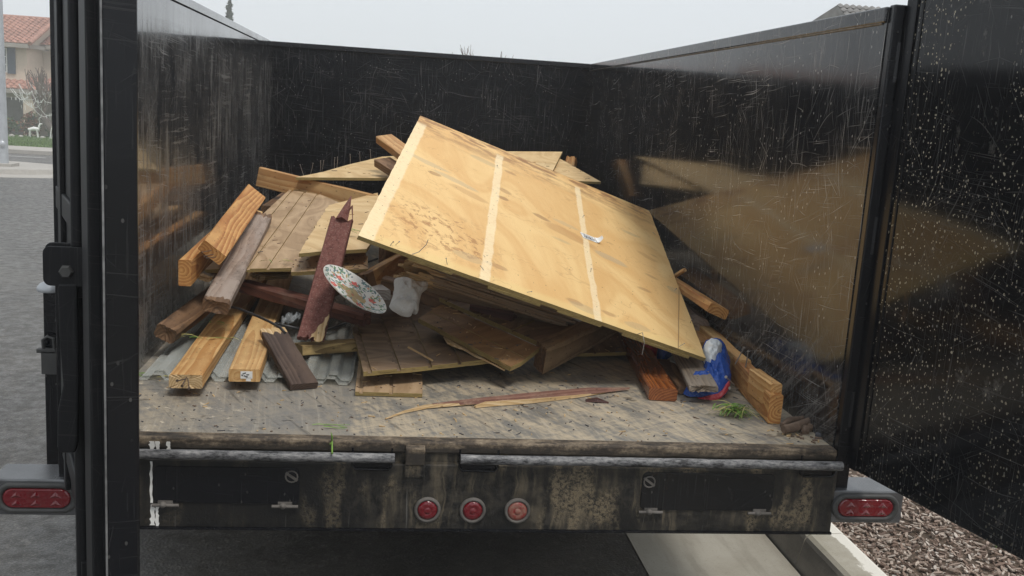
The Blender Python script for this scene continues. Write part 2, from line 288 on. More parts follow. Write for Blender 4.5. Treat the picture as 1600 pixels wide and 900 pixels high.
        col = b.mix(b.mul(m, .7), col, pale)
        tk = b.math('LESS_THAN', b.vor(b.map(v, (60, 22, 1), (0, 0, R(20))), 1.), .12); col = b.mix(b.mul(tk, b.math('MAXIMUM', b.mul(m, .6), .1)), col, (.16, .11, .06))
    else:
        dn = b.noise(b.map(b.rnd(), (4, 9, 9)), 1.3, 5, .7); col = b.mix(b.mul(b.step(dn, .55, .7), .4), col, tuple(q * .45 for q in c))
    dt = b.math('LESS_THAN', b.vor(b.map(v, (26, 20, 1)), 1.), .055); col = b.mix(b.mul(dt, .8), col, (.1, .05, .02))
    b.set(Base_Color=col, Roughness=.6, Specular_IOR_Level=.3, Normal=b.bump(fib, .2, .001)); return b.m
M['ply'] = plyfun('yellow_plywood', (.77, .525, .235), (.67, .405, .16), True, warm=(.62, .36, .13))
M['ply2'] = plyfun('pale_plywood', (.68, .5, .27), (.54, .36, .17), False, 2.)
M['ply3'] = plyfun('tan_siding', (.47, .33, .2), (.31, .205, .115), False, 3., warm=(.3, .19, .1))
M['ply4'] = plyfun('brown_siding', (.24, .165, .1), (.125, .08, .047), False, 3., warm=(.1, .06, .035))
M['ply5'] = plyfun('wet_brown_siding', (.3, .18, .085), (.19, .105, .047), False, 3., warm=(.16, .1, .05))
b = NB('plywood_edge'); v = b.obj(); x, y, z = b.sep(v)
ly = b.math('SINE', b.mul(z, 1600.)); n = b.noise(b.map(v, (40, 40, 90)), 1, 4, .7)
b.set(Base_Color=b.mix(b.step(b.math('ADD', b.mul(ly, .25), n), .3, .8), (.3, .225, .08), (.15, .1, .035)), Roughness=.8, Normal=b.bump(n, .4, .002)); M['ply_edge'] = b.m

# ------------------------------------------------------------------ mesh helpers
class MB:
    def __init__(s): s.v = []; s.f = []; s.mi = []; s.sm = []
    def add(s, vs, fs, mi=0, smooth=False):
        o = len(s.v); s.v += [tuple(p) for p in vs]; s.f += [tuple(i + o for i in f) for f in fs]
        s.mi += [mi] * len(fs); s.sm += [smooth] * len(fs); return s
    def box(s, c, d, rot=None, mi=0):
        h = [Vector((x * d[0] / 2, y * d[1] / 2, z * d[2] / 2)) for x in (-1, 1) for y in (-1, 1) for z in (-1, 1)]
        if rot is not None: h = [rot @ p for p in h]
        return s.add([p + Vector(c) for p in h], [(0, 1, 3, 2), (4, 6, 7, 5), (0, 4, 5, 1), (2, 3, 7, 6), (0, 2, 6, 4), (1, 5, 7, 3)], mi)
    def box2(s, lo, hi, mi=0):
        return s.box([(a + b_) / 2 for a, b_ in zip(lo, hi)], [b_ - a for a, b_ in zip(lo, hi)], None, mi)
    def tube(s, pts, r, n=8, mi=0, caps=True, smooth=True):
        pts = [Vector(p) for p in pts]; rs = r if isinstance(r, (list, tuple)) else [r] * len(pts); vs = []; fs = []; ref = None
        for i, p in enumerate(pts):
            d = (pts[min(i + 1, len(pts) - 1)] - pts[max(i - 1, 0)]).normalized()
            if ref is None: ref = d.orthogonal().normalized()
            a = (ref - d * ref.dot(d)).normalized(); ref = a; b_ = d.cross(a)
            vs += [p + (a * math.cos(6.28318 * k / n) + b_ * math.sin(6.28318 * k / n)) * rs[i] for k in range(n)]
        for i in range(len(pts) - 1):
            for k in range(n): k2 = (k + 1) % n; fs.append((i * n + k, i * n + k2, (i + 1) * n + k2, (i + 1) * n + k))
        s.add(vs, fs, mi, smooth)
        if caps: s.add(vs[:n], [tuple(range(n - 1, -1, -1))], mi); s.add(vs[-n:], [tuple(range(n))], mi)
        return s
    def lathe(s, prof, mat=None, n=24, mi=0, smooth=True, sx=1.):
        vs = []; fs = []
        for r, h in prof:
            for k in range(n):
                a = 6.28318 * k / n; vs.append(Vector((r * math.cos(a) * sx, r * math.sin(a), h)))
        if mat is not None: vs = [mat @ p for p in vs]
        for i in range(len(prof) - 1):
            for k in range(n): k2 = (k + 1) % n; fs.append((i * n + k, i * n + k2, (i + 1) * n + k2, (i + 1) * n + k))
        return s.add(vs, fs, mi, smooth)
    def prism(s, poly, d, mat=None, mi=0, mis=None):
        """poly in local xy, extruded from z=0 to z=d"""
        n = len(poly); vs = [Vector((p[0], p[1], 0)) for p in poly] + [Vector((p[0], p[1], d)) for p in poly]
        if mat is not None: vs = [mat @ p for p in vs]
        s.add(vs, [tuple(range(n - 1, -1, -1)), tuple(range(n, 2 * n))], mi)
        o = len(s.v) - 2 * n; fs = [(i + o, (i + 1) % n + o, (i + 1) % n + n + o, i + n + o) for i in range(n)]
        s.f += fs; s.mi += [mi if mis is None else mis] * n; s.sm += [False] * n; return s
    def grid(s, fn, nu, nv, mi=0, smooth=True):
        vs = [fn(i / nu, j / nv) for j in range(nv + 1) for i in range(nu + 1)]
        return s.add(vs, [(j * (nu + 1) + i, j * (nu + 1) + i + 1, (j + 1) * (nu + 1) + i + 1, (j + 1) * (nu + 1) + i) for j in range(nv) for i in range(nu)], mi, smooth)

W = {}
def link(o, parent, mat):
    COL.objects.link(o)
    mat = Matrix.Identity(4) if mat is None else mat
    W[o.name] = mat
    if parent is not None:
        o.parent = parent; o.matrix_parent_inverse = Matrix.Identity(4); o.matrix_basis = W[parent.name].inverted() @ mat
    else: o.matrix_basis = mat
    return o
def tag(o, label=None, cat=None, group=None, kind=None):
    for k, v in (('label', label), ('category', cat), ('group', group), ('kind', kind)):
        if v: o[k] = v
    return o
def obj(name, mb, mats, parent=None, mat=None, bevel=0, kind=None, data=None, local=False):
    """mb vertices are in world space unless local; with mat given they are moved into mat's frame"""
    if data is None:
        me = bpy.data.meshes.new(name); vs = mb.v
        if mat is not None and not local: im = mat.inverted(); vs = [tuple(im @ Vector(p)) for p in vs]
        me.from_pydata(vs, [], mb.f)
        for m_ in (mats if isinstance(mats, (list, tuple)) else [mats]): me.materials.append(M[m_] if isinstance(m_, str) else m_)
        me.polygons.foreach_set('material_index', mb.mi); me.polygons.foreach_set('use_smooth', mb.sm); me.update()
    else: me = data
    o = bpy.data.objects.new(name, me); link(o, parent, mat)
    if bevel:
        md = o.modifiers.new('bevel', 'BEVEL'); md.width = bevel; md.segments = 2; md.limit_method = 'ANGLE'
    if kind: o['kind'] = kind
    return o
def empty(name, loc, label, cat, group=None):
    o = bpy.data.objects.new(name, None); o.empty_display_size = .1; link(o, None, Matrix.Translation(loc)); return tag(o, label, cat, group)
def frame(o, x, z):
    x = Vector(x).normalized(); z = Vector(z); z = (z - x * z.dot(x)).normalized(); y = z.cross(x); o = Vector(o)
    return Matrix(((x.x, y.x, z.x, o.x), (x.y, y.y, z.y, o.y), (x.z, y.z, z.z, o.z), (0, 0, 0, 1)))

def board_mesh(name, L, w, t, mats, ea=0., eb=0., nx=10, ch=.003, bow=0., seed=0, taper=1., slant=0., ends='ab'):
    """a length of lumber: x along, y across, top at z=0; ea/eb = raggedness of each end in metres"""
    rr = random.Random(seed); K = 11; top = []; ring = []
    ys = [-w / 2 + ch + (w - 2 * ch) * k / (K - 1) for k in range(K)]
    ring = [(-w / 2, -ch)] + [(q, 0) for q in ys] + [(w / 2, -ch), (w / 2, -t + ch)] + [(q, -t) for q in reversed(ys)] + [(-w / 2, -t + ch)]
    n = len(ring); mb = MB(); vs = []
    ra = [rr.random() ** 2 * (.5 + .5 * math.sin(2.2 * q / K + seed)) + .25 * rr.random() for q in range(K + 2)]; rb = [rr.random() ** 2 * (.5 + .5 * math.sin(2.6 * q / K + seed * 2)) + .25 * rr.random() for q in range(K + 2)]
    def rag(arr, j):
        if j <= K + 1: k = j
        else: k = n - 1 - j
        return arr[max(0, min(K + 1, k))] * (.75 + .5 * rr.random())
    xs = [L * i / nx for i in range(nx + 1)]; ja = jb = None
    if ea > .008: xs = [0, ea * 1.5] + [x for x in xs if x > ea * 2.2]; ja = 1
    if eb > .008: xs = [x for x in xs if x < L - eb * 2.2] + [L - eb * 1.5, L]; jb = len(xs) - 2
    nx = len(xs) - 1
    for i, xx in enumerate(xs):
        s = xx / L; tp = 1 + (taper - 1) * s
        for j, (yy, zz) in enumerate(ring):
            x = xx + (slant * yy if i == 0 else 0)
            if i == 0 and ea: x += ea * rag(ra, j)
            if i == nx and eb: x -= eb * rag(rb, j)
            if i == ja: x += ea * rr.choice((-.45, -.3, 0, .2, .9)) * rr.random()
            if i == jb: x -= eb * rr.choice((-.45, -.3, 0, .2, .9)) * rr.random()
            jt = .0012
            vs.append((x, yy * tp + rr.uniform(-jt, jt) * .6, zz + bow * math.sin(math.pi * s) + rr.uniform(-jt, jt) * .35))
    fs = [(i * n + k, i * n + (k + 1) % n, (i + 1) * n + (k + 1) % n, (i + 1) * n + k) for i in range(nx) for k in range(n)]
    fs = [f[::-1] for f in fs]
    mb.add(vs, fs)
    if len(mats) > 1:
        for i in range(nx):
            if (i == 0 and ja and 'a' in ends) or (i == nx - 1 and jb and 'b' in ends):
                for k in range(n): mb.mi[i * n + k] = 1
    for base, e, sg in ((0, ea, 1), (nx * n, eb, -1)):      # end grain: fan round a recessed centre row
        mi = 1 if e and len(mats) > 1 else 0
        c = Vector((0, 0, 0))
        for j in range(n): c += Vector(vs[base + j])
        c /= n; c.x += sg * e * .4
        tri = [(base + j, base + (j + 1) % n, len(mb.v)) if sg > 0 else (base + (j + 1) % n, base + j, len(mb.v)) for j in range(n)]
        mb.v.append(tuple(c)); mb.f += tri; mb.mi += [mi] * n; mb.sm += [False] * n
    me = bpy.data.meshes.new(name); me.from_pydata(mb.v, [], mb.f)
    for m_ in mats: me.materials.append(M[m_])
    me.polygons.foreach_set('material_index', mb.mi); me.update(); return me
BN = [0]; POLY = {}
def board(name, label, A, B, w, t, roll=0., mats='pine', cat='board', group=None, ea=0., eb=0., over=0., **k):
    """A, B = middle of the upper face at the near and far end; roll turns it about its length (+ = right side down)"""
    A, B = Vector(A), Vector(B); d = (B - A).normalized(); B = B + d * over
    lat = d.cross(Vector((0, 0, 1))).normalized(); n = lat.cross(d)
    n2 = n * math.cos(R(roll)) + lat * math.sin(R(roll)); BN[0] += 1
    me = board_mesh(name, (B - A).length, w, t, [mats] if isinstance(mats, str) else mats, ea, eb, seed=BN[0], **k)
    o = bpy.data.objects.new(name, me); link(o, None, frame(A, d, n2)); global last_board; last_board = o.name; return tag(o, label, cat, group)
def nail_in(o, p, d, ln=.045, r=.0017, mat='nail'):
    """a bent nail standing in board o"""
    p = Vector(p); d = Vector(d).normalized(); mb = MB(); s = d.orthogonal() * random.uniform(-.006, .006)
    mb.tube([p - d * .01, p + d * ln * .5 + s * .3, p + d * ln + s], r, 6); e = p + d * ln + s
    mb.tube([e, e + d * .0015], r * 2.4, 8); return obj('nail', mb, mat, o)

def clip(poly, a, b_, c):                 # keep a*x+b*y<=c
    out = []
    for i, p in enumerate(poly):
        q = poly[(i + 1) % len(poly)]; fp = a * p[0] + b_ * p[1] - c; fq = a * q[0] + b_ * q[1] - c
        if fp <= 0: out.append(p)
        if fp * fq < 0: k = fp / (fp - fq); out.append((p[0] + (q[0] - p[0]) * k, p[1] + (q[1] - p[1]) * k))
    return out
def rough_edges(poly, amp, step=.03, rough=None, seed=1):
    rr = random.Random(seed); out = []
    for i, p in enumerate(poly):
        q = poly[(i + 1) % len(poly)]; d = Vector((q[0] - p[0], q[1] - p[1])); L = d.length
        if L < 1e-6: continue
        nrm = Vector((-d.y, d.x)) / L; m_ = max(1, int(L / step)); a = amp if not rough or i not in rough else rough[i]
        for k in range(m_):
            o = nrm * (rr.uniform(-a, a) if k else 0); out.append((p[0] + d.x * k / m_ + o.x, p[1] + d.y * k / m_ + o.y))
    return out
def sheet(name, label, pts, t, mat, edge='ply_edge', grooves=(), gw=.009, gd=.004, cat='panel', group=None, amp=.0012, rough=None, seed=1, parent=None):
    """a flat panel through the given corners (its upper face), grooves = pairs of points on that face"""
    pts = [Vector(p) for p in pts]; nn = (pts[1] - pts[0]).cross(pts[2] - pts[0])
    if nn.z < 0: nn = -nn
    F = frame(pts[0], pts[1] - pts[0], nn); inv = F.inverted(); loc = [inv @ p for p in pts]; poly = [(p.x, p.y) for p in loc]
    ar = sum(poly[i][0] * poly[(i + 1) % len(poly)][1] - poly[(i + 1) % len(poly)][0] * poly[i][1] for i in range(len(poly)))
    if ar < 0: poly.reverse()
    mb = MB(); lines = []
    for p, q in grooves:
        p = inv @ Vector(p); q = inv @ Vector(q); d = Vector((q.x - p.x, q.y - p.y)).normalized(); nv = Vector((-d.y, d.x)); lines.append((nv, nv.x * p.x + nv.y * p.y))
    if lines:
        n0 = lines[0][0]; lines = sorted([((nv, c) if nv.dot(n0) > 0 else (-nv, -c)) for nv, c in lines], key=lambda l: l[1])
        prev = None
        for i in range(len(lines) + 1):
            pl = poly
            if i > 0: nv, c = lines[i - 1]; pl = clip(pl, -nv.x, -nv.y, -(c + gw / 2))
            if i < len(lines): nv, c = lines[i]; pl = clip(pl, nv.x, nv.y, c - gw / 2)
            if len(pl) > 2: mb.prism(rough_edges(pl, amp * .4, .05, None, seed + i), gd, Matrix.Translation((0, 0, -gd)), 0, 1)
        mb.prism(rough_edges(poly, amp, .03, rough, seed), t - gd, Matrix.Translation((0, 0, -t)), 2 if False else 0, 1)
    else: mb.prism(rough_edges(poly, amp, .025, rough, seed), t, Matrix.Translation((0, 0, -t)), 0, 1)
    o = obj(name, mb, [mat, edge], parent, F, local=True); POLY[o.name] = poly; return tag(o, label, cat, group)

# =================================================================== GROUND
def gz(y): return -.70 - .032 * max(0, min(y, 90) - 4)
def strip_mesh(x0, x1, ys, dz, mb=None, mi=0, fx=None):
    mb = mb or MB(); vs = []
    for y in ys:
        s = fx(y) if fx else 0; vs += [(x0 + s, y, gz(y) + dz), (x1 + s, y, gz(y) + dz)]
    return mb.add(vs, [(2 * i, 2 * i + 1, 2 * i + 3, 2 * i + 2) for i in range(len(ys) - 1)], mi)
YS = [-30, -12, -6, -3, 0, 2, 4, 8, 14, 20, 30, 40, 60, 90, 150]
b = NB('wet_asphalt'); v = b.obj(); g1 = b.noise(v, 150, 3, .75); g2 = b.noise(v, 42, 4, .8); g3 = b.noise(v, 13, 5, .75); pc = b.noise(v, .9, 6, .72); vo = b.vor(v, 85.)
col = b.mix(b.step(pc, .38, .62), (.034, .031, .027), (.07, .064, .055)); col = b.mix(b.mul(b.step(g1, .5, .66), .7), col, (.17, .158, .138)); col = b.mix(b.mul(b.step(g2, .53, .68), .6), col, (.2, .185, .16)); col = b.mix(b.mul(b.step(g3, .54, .72), .4), col, (.02, .018, .016))
col = b.mix(b.mul(b.math('LESS_THAN', b.vor(v, 9.), .06), .5), col, (.02, .018, .016))
b.set(Base_Color=col, Roughness=b.math('ADD', .3, b.mul(b.step(g3, .35, .65), .3)), IOR=1.55, Normal=b.bump(b.math('ADD', g1, vo), .3, .004)); M['asphalt'] = b.m
b = NB('old_concrete'); v = b.obj(); cn = b.noise(v, 2.4, 5, .6); cf = b.noise(v, 120, 3, .7); st = b.noise(b.map(v, (9, 1.2, 9)), 1, 4, .6)
col = b.mix(b.step(cn, .3, .7), (.26, .235, .185), (.36, .335, .28)); col = b.mix(b.mul(b.step(st, .5, .7), .45), col, (.17, .15, .115))
col = b.mix(b.mul(b.step(cf, .55, .7), .4), col, (.18, .16, .13)); b.set(Base_Color=col, Roughness=.85, Normal=b.bump(cf, .35, .003)); M['concrete'] = b.m
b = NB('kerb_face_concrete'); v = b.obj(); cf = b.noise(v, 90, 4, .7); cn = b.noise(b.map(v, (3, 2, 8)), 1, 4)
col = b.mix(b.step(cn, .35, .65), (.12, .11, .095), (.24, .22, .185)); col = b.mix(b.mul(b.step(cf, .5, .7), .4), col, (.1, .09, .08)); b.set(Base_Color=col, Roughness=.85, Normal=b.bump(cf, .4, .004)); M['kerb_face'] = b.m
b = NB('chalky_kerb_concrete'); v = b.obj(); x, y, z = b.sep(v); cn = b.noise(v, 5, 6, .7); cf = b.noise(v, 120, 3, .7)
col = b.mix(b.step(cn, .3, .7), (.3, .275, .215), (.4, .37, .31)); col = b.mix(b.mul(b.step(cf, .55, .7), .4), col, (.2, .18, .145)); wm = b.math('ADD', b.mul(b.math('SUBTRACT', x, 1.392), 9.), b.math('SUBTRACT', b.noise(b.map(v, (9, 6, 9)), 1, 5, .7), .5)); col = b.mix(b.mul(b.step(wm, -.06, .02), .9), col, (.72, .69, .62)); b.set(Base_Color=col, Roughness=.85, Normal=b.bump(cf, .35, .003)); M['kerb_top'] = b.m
M['whitewash'] = flat('chalky_white_paint', (.55, .53, .47), .85, 0, .12, 60, .4)
M['earth'] = flat('bark_earth', (.09, .062, .042), .9, 0, .4, 40, .6)
M['terrain'] = flat('dry_ground', (.2, .19, .15), .9, 0, .3, 2, .2)

g = MB(); strip_mesh(-120, 120, YS, -.05, g); obj('ground', g, 'terrain', kind='structure')
g = MB(); strip_mesh(-60, .70, [y for y in YS if y <= 30] + [35.5], 0, g); obj('road', g, 'asphalt', kind='structure')
g = MB(); strip_mesh(.70, 1.2555, [y for y in YS if y <= 40], .004, g); obj('gutter', g, 'concrete', kind='structure')
k = MB()
for i, y0 in enumerate([-6, -3, 0, .69, 3.7, 6.7, 9.7, 12.7]):
    y1 = [-3, 0, .69, 3.7, 6.7, 9.7, 12.7, 16][i] - .006; z0, z1 = gz(y0), gz(y1)
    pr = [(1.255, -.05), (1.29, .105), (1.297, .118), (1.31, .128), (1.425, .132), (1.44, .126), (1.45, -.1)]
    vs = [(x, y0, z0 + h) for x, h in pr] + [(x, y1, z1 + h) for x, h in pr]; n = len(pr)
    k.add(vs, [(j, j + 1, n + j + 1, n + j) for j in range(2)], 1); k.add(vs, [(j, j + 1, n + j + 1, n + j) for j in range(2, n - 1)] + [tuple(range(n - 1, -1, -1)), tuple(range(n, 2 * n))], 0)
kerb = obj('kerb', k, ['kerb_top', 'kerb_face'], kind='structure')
# bark bed beside the kerb
b = NB('bark_mulch_chip'); oi = b.n('NewGeometry'); rp = oi.outputs['Random Per Island']
b.set(Base_Color=b.ramp(rp, [(0., (.1, .065, .05)), (.25, (.21, .145, .11)), (.55, (.35, .27, .22)), (.8, (.44, .37, .31)), (1., (.58, .52, .46))]), Roughness=.85); M['chip'] = b.m
bed = MB(); rr = random.Random(2)
xs = [1.43, 1.6, 1.8, 2.1, 2.5, 3.2, 4.5, 7]; ys2 = [-4, -2, -1, 0, .5, 1, 1.5, 2, 3, 4, 6, 9, 14, 20]
bedz = lambda x, y: gz(y) + .085 + .05 * mnoise.noise(Vector((x * 1.3, y * 1.3, 0))) + .03 * min(1, max(0, x - 1.5))
vs = [(x, y, bedz(x, y)) for y in ys2 for x in xs]; n = len(xs)
bed.add(vs, [(j * n + i, j * n + i + 1, (j + 1) * n + i + 1, (j + 1) * n + i) for j in range(len(ys2) - 1) for i in range(n - 1)], 0, True)
obj('planting_bed', bed, 'earth', kind='structure')
ch = MB(); rr = random.Random(3)
for i in range(34000):
    y = -.9 + 4.6 * rr.random() ** 1.15; x = 1.455 + 2.3 * rr.random() ** 1.2; z = bedz(x, y) + rr.uniform(0, .016)
    L = rr.uniform(.005, .019) * (1.7 if rr.random() < .1 else 1); w = rr.uniform(.002, .0055); a = rr.uniform(0, 6.28); tl = rr.uniform(-.45, .45)
    d = Vector((math.cos(a) * math.cos(tl), math.sin(a) * math.cos(tl), math.sin(tl))); s = d.cross(Vector((rr.uniform(-.4, .4), rr.uniform(-.4, .4), 1))).normalized(); u = s.cross(d) * .0025; p = Vector((x, y, z))
    q = [p - d * L - s * w * .6, p - d * L * .3 - s * w, p + d * L - s * w * .3, p + d * L * .8 + s * w * .7, p - d * L * .2 + s * w, p - d * L * .9 + s * w * .4]
    ch.add(q + [r_ - u * 2 for r_ in q], [(0, 1, 4, 5), (1, 2, 3, 4), (0, 6, 7, 1), (1, 7, 8, 2), (2, 8, 9, 3), (3, 9, 10, 4), (4, 10, 11, 5), (5, 11, 6, 0)])
obj('bark_mulch', ch, 'chip', kind='stuff')
M['weed'] = flat('weed_green', (.1, .19, .035), .6, 0, .4, 20)
def blades(mb, c, n, h, spread, rr, lean=.6, w=.0025, up=1., mi=0):
    for _ in range(n):
        a = rr.uniform(0, 6.28); L = h * rr.uniform(.5, 1.1); p = Vector(c) + Vector((rr.uniform(-1, 1) * spread, rr.uniform(-1, 1) * spread, 0))
        o = Vector((math.cos(a), math.sin(a), 0)); s = Vector((-o.y, o.x, 0)) * w * rr.uniform(.6, 1.3); ln = lean * rr.uniform(.4, 1.3); vs = []
        for k_ in range(5):
            t = k_ / 4; q = p + o * L * ln * t + Vector((0, 0, up * L * (t - .45 * ln * t * t))); vs += [q - s * (1 - t * .9), q + s * (1 - t * .9)]
        mb.add(vs, [(2 * i, 2 * i + 1, 2 * i + 3, 2 * i + 2) for i in range(4)], mi, True)
for (x, y, n, h, lb) in ((1.62, 1.05, 40, .07, 'green weed growing by the right tail light bracket'), (2.02, .62, 16, .05, 'small pale weed in the bark below the right door'), (2.25, .46, 14, .05, 'faint weed in the bark nearest the right frame edge')):
    mb = MB(); blades(mb, (x, y, bedz(x, y)), n, h, .035, random.Random(n), .7, .003); tag(obj('weed', mb, 'weed'), lb, 'weed', 'weeds in the bark bed')

# =================================================================== TRAILER
HT, LB, TW = 1.19, 3.87, .045
tr = empty('dump_trailer', (0, 0, -.7), 'black dump trailer seen from behind with both rear doors open, filled with scrap lumber', 'trailer')
f = MB(); f.box2((-1, .0145, -.05), (1, LB, 0)); obj('bed_floor', f, 'floor', tr)
rotL = Matrix.Translation((-1, 0, 0)) @ Matrix.Rotation(R(90), 4, 'Z')
f = MB(); f.box2((0, 0, -.05), (LB, TW, HT - .035)); wl = obj('side_wall', f, 'wall_l', tr, rotL, local=True)
f = MB(); f.box2((0, -.006, HT - .035), (LB, TW + .004, HT)); obj('top_rail', f, 'wall_l', wl, rotL, .004, local=True)
rotR = Matrix.Translation((1, 0, 0)) @ Matrix.Rotation(R(90), 4, 'Z')
f = MB(); f.box2((0, -TW, -.05), (LB, 0, HT - .04)); wr = obj('side_wall', f, 'wall_r', tr, rotR, local=True)
f = MB(); f.box2((0, -TW - .004, HT - .04), (LB, .007, HT)); obj('top_rail', f, 'wall_r', wr, rotR, .004, local=True)
f = MB(); f.tube([(.02, .001, HT - .04), (LB - .02, .001, HT - .04)], .004, 6); obj('weld_bead', f, 'steel', wr, rotR, local=True)
f = MB(); f.box2((-1, LB, -.05), (1, LB + TW, HT - .03)); wb = obj('front_wall', f, 'wall_b', tr)
f = MB(); f.box2((-1.04, LB - .012, HT - .03), (1.04, LB + TW, HT + .002)); obj('top_rail', f, 'paint', wb, None, .004)
for sx in (-1, 1):
    f = MB(); f.box2((sx * 1.0025 - (TW if sx < 0 else 0), -.028, -.2), (sx * 1.0025 + (.043 if sx > 0 else 0), .001, HT + .004)); p = obj('corner_post', f, 'paint', tr, None, .004)
# rear sill, bumper face, pipes
f = MB(); f.box2((-1.0, -.034, -.028), (1.0, .012, .0035)); obj('rear_lip', f, 'lip', tr, None, .005)
f = MB(); f.box2((-1.0, -.028, -.075), (1.0, .012, -.0282)); obj('rear_sill', f, 'mud_steel', tr)
f = MB(); f.box2((-1.0, -.05, -.233), (1.0, .02, -.052)); rp = obj('rear_panel', f, 'mud_steel', tr, None, .003)
f = MB(); f.box2((-1.0, -.058, -.2335), (1.0, -.03, -.228)); obj('bottom_flange', f, 'paint', rp)
for x0, x1 in ((-.995, -.213), (-.044, .997)):
    f = MB(); f.tube([(x0 + (x1 - x0) * i / 12, -.073, -.027 + random.uniform(-.0008, .0008)) for i in range(13)], .0125, 12); obj('latch_pipe', f, 'pipe', tr)
for cx, w in ((-.27, .1), (.005, .1), (.935, .1)):
    f = MB(); pts = [(cx - w / 2, -.062, -.004), (cx - w / 2, -.064, -.052), (cx - w / 2 + .008, -.064, -.062), (cx + w / 2 - .008, -.064, -.062), (cx + w / 2, -.064, -.052), (cx + w / 2, -.062, -.004)]
    f.tube(pts, .0028, 6); f.box2((cx - w / 2 + .003, -.060, -.06), (cx + w / 2 - .003, -.0515, -.028)); obj('pipe_hanger', f, 'paint', tr)
f = MB(); f.box2((-.185, -.064, -.05), (-.135, -.02, -.004), 1); f.box2((-.187, -.060, -.085), (-.133, -.02, -.051), 0); obj('hinge_block', f, ['mud_steel', 'lip'], tr, None, .003)
for x in (-.6, -.42, .2, .55, .8):
    f = MB(); f.lathe([(0, .003), (.008, .003), (.011, 0)], Matrix.Translation((x, -.0285, -.046)) @ Matrix.Rotation(R(90), 4, 'X'), 10); obj('plug', f, 'rubber_dirty', tr)
def rrect(w, h, r, n=5):
    out = []
    for cx, cy, a0 in ((w / 2 - r, h / 2 - r, 0), (-w / 2 + r, h / 2 - r, 90), (-w / 2 + r, -h / 2 + r, 180), (w / 2 - r, -h / 2 + r, 270)):
        out += [(cx + r * math.cos(R(a0 + 90 * i / n)), cy + r * math.sin(R(a0 + 90 * i / n))) for i in range(n + 1)]
    return out
FX = Matrix.Rotation(R(90), 4, 'X')            # local z -> -Y (towards the viewer)
for x0, x1, z0, z1, lx in ((-.813, -.452, -.163, -.066, -.472), (.449, .82, -.168, -.062, .468)):
    cx, cz = (x0 + x1) / 2, (z0 + z1) / 2
    f = MB(); f.prism(rrect(x1 - x0, z1 - z0, .014), .004, Matrix.Translation((cx, -.05, cz)) @ FX); d = obj('access_door', f, 'paint', rp, None, .001)
    f = MB(); f.tube([(lx + .015 * math.cos(a * .3927), -.056, -.088 + .015 * math.sin(a * .3927)) for a in range(17)], .0022, 6, caps=False); f.box((lx, -.056, -.088), (.036, .004, .006), Matrix.Rotation(R(35), 3, 'Y')); obj('cam_latch', f, 'rubber_dirty', d)
    for hx in (x0 + .03, x1 - .035):
        f = MB(); f.tube([(hx - .033, -.056, z0 - .006), (hx + .033, -.056, z0 - .006)], .0045, 8); f.box((hx, -.054, z0 - .002), (.036, .006, .016)); f.lathe([(0, .012), (.007, .01), (.009, 0)], Matrix.Translation((hx - .005, -.054, z0 - .004)) @ FX, 10); obj('hinge', f, 'rubber_dirty', d)
b = NB('red_lamp_lens'); fa = b.vor(b.map(b.obj(), (1, 1, 1)), 90., 'F1', 'Distance'); dn = b.noise(b.obj(), 40, 4, .7)
b.set(Base_Color=b.mix(b.mul(b.step(dn, .5, .75), .45), (.13, .002, .007), (.13, .035, .03)), Roughness=.16, Coat_Weight=.5, Normal=b.bump(fa, .5, .003)); M['lens'] = b.m
b = NB('dusty_red_lamp_lens'); dn = b.noise(b.obj(), 70, 4, .75); b.set(Base_Color=b.mix(b.step(dn, .36, .62), (.2, .012, .012), (.22, .11, .08)), Roughness=.5); M['lens_dusty'] = b.m
for i, x in enumerate((-.1215, -.0025, .1165)):
    F = Matrix.Translation((x, -.05, -.1755)) @ FX
    f = MB(); f.lathe([(.035, 0), (.0345, .006), (.031, .0085), (.0275, .0075), (.0262, .004), (.0262, .0)], F, 32); gm = obj('marker_light', f, 'rubber_dirty', rp)
    f = MB(); f.lathe([(.026, .003), (.0255, .006), (.02, .0085), (.0105, .0095), (.0095, .0088), (.008, .0105), (.003, .0115), (.0, .0115)], F, 28); o = obj('lens', f, 'lens_dusty' if i == 2 else 'lens', gm)
    if i == 2: gm['label'] = 'rightmost round marker light, faded under dried mud'
# white paint drips on the left of the bumper
M['drip'] = flat('white_paint', (.7, .69, .66), .5, 0, .15, 50)
f = MB(); rr = random.Random(9)
def drip(x, z0, z1, w, y=-.0515):
    a = []; b_ = []; n_ = 10
    for i in range(n_ + 1):
        z = z0 + (z1 - z0) * i / n_; ww = w * rr.uniform(.55, 1.1); xx = x + rr.uniform(-.0012, .0012); a.append((xx - ww, z)); b_.append((xx + ww, z))
    f.prism(a[::-1] + b_ if False else a + b_[::-1], .0012, Matrix.Translation((0, y + .0012, 0)) @ FX)
drip(-.818, -.055, -.165, .0035); drip(-.815, -.17, -.225, .0065); drip(-.804, -.172, -.227, .005); drip(-.82, -.008, -.05, .007, -.0355); drip(-.806, -.008, -.05, .006, -.0355); drip(-.78, -.008, -.04, .005, -.0355)
obj('paint_drip', f, 'drip', tr)
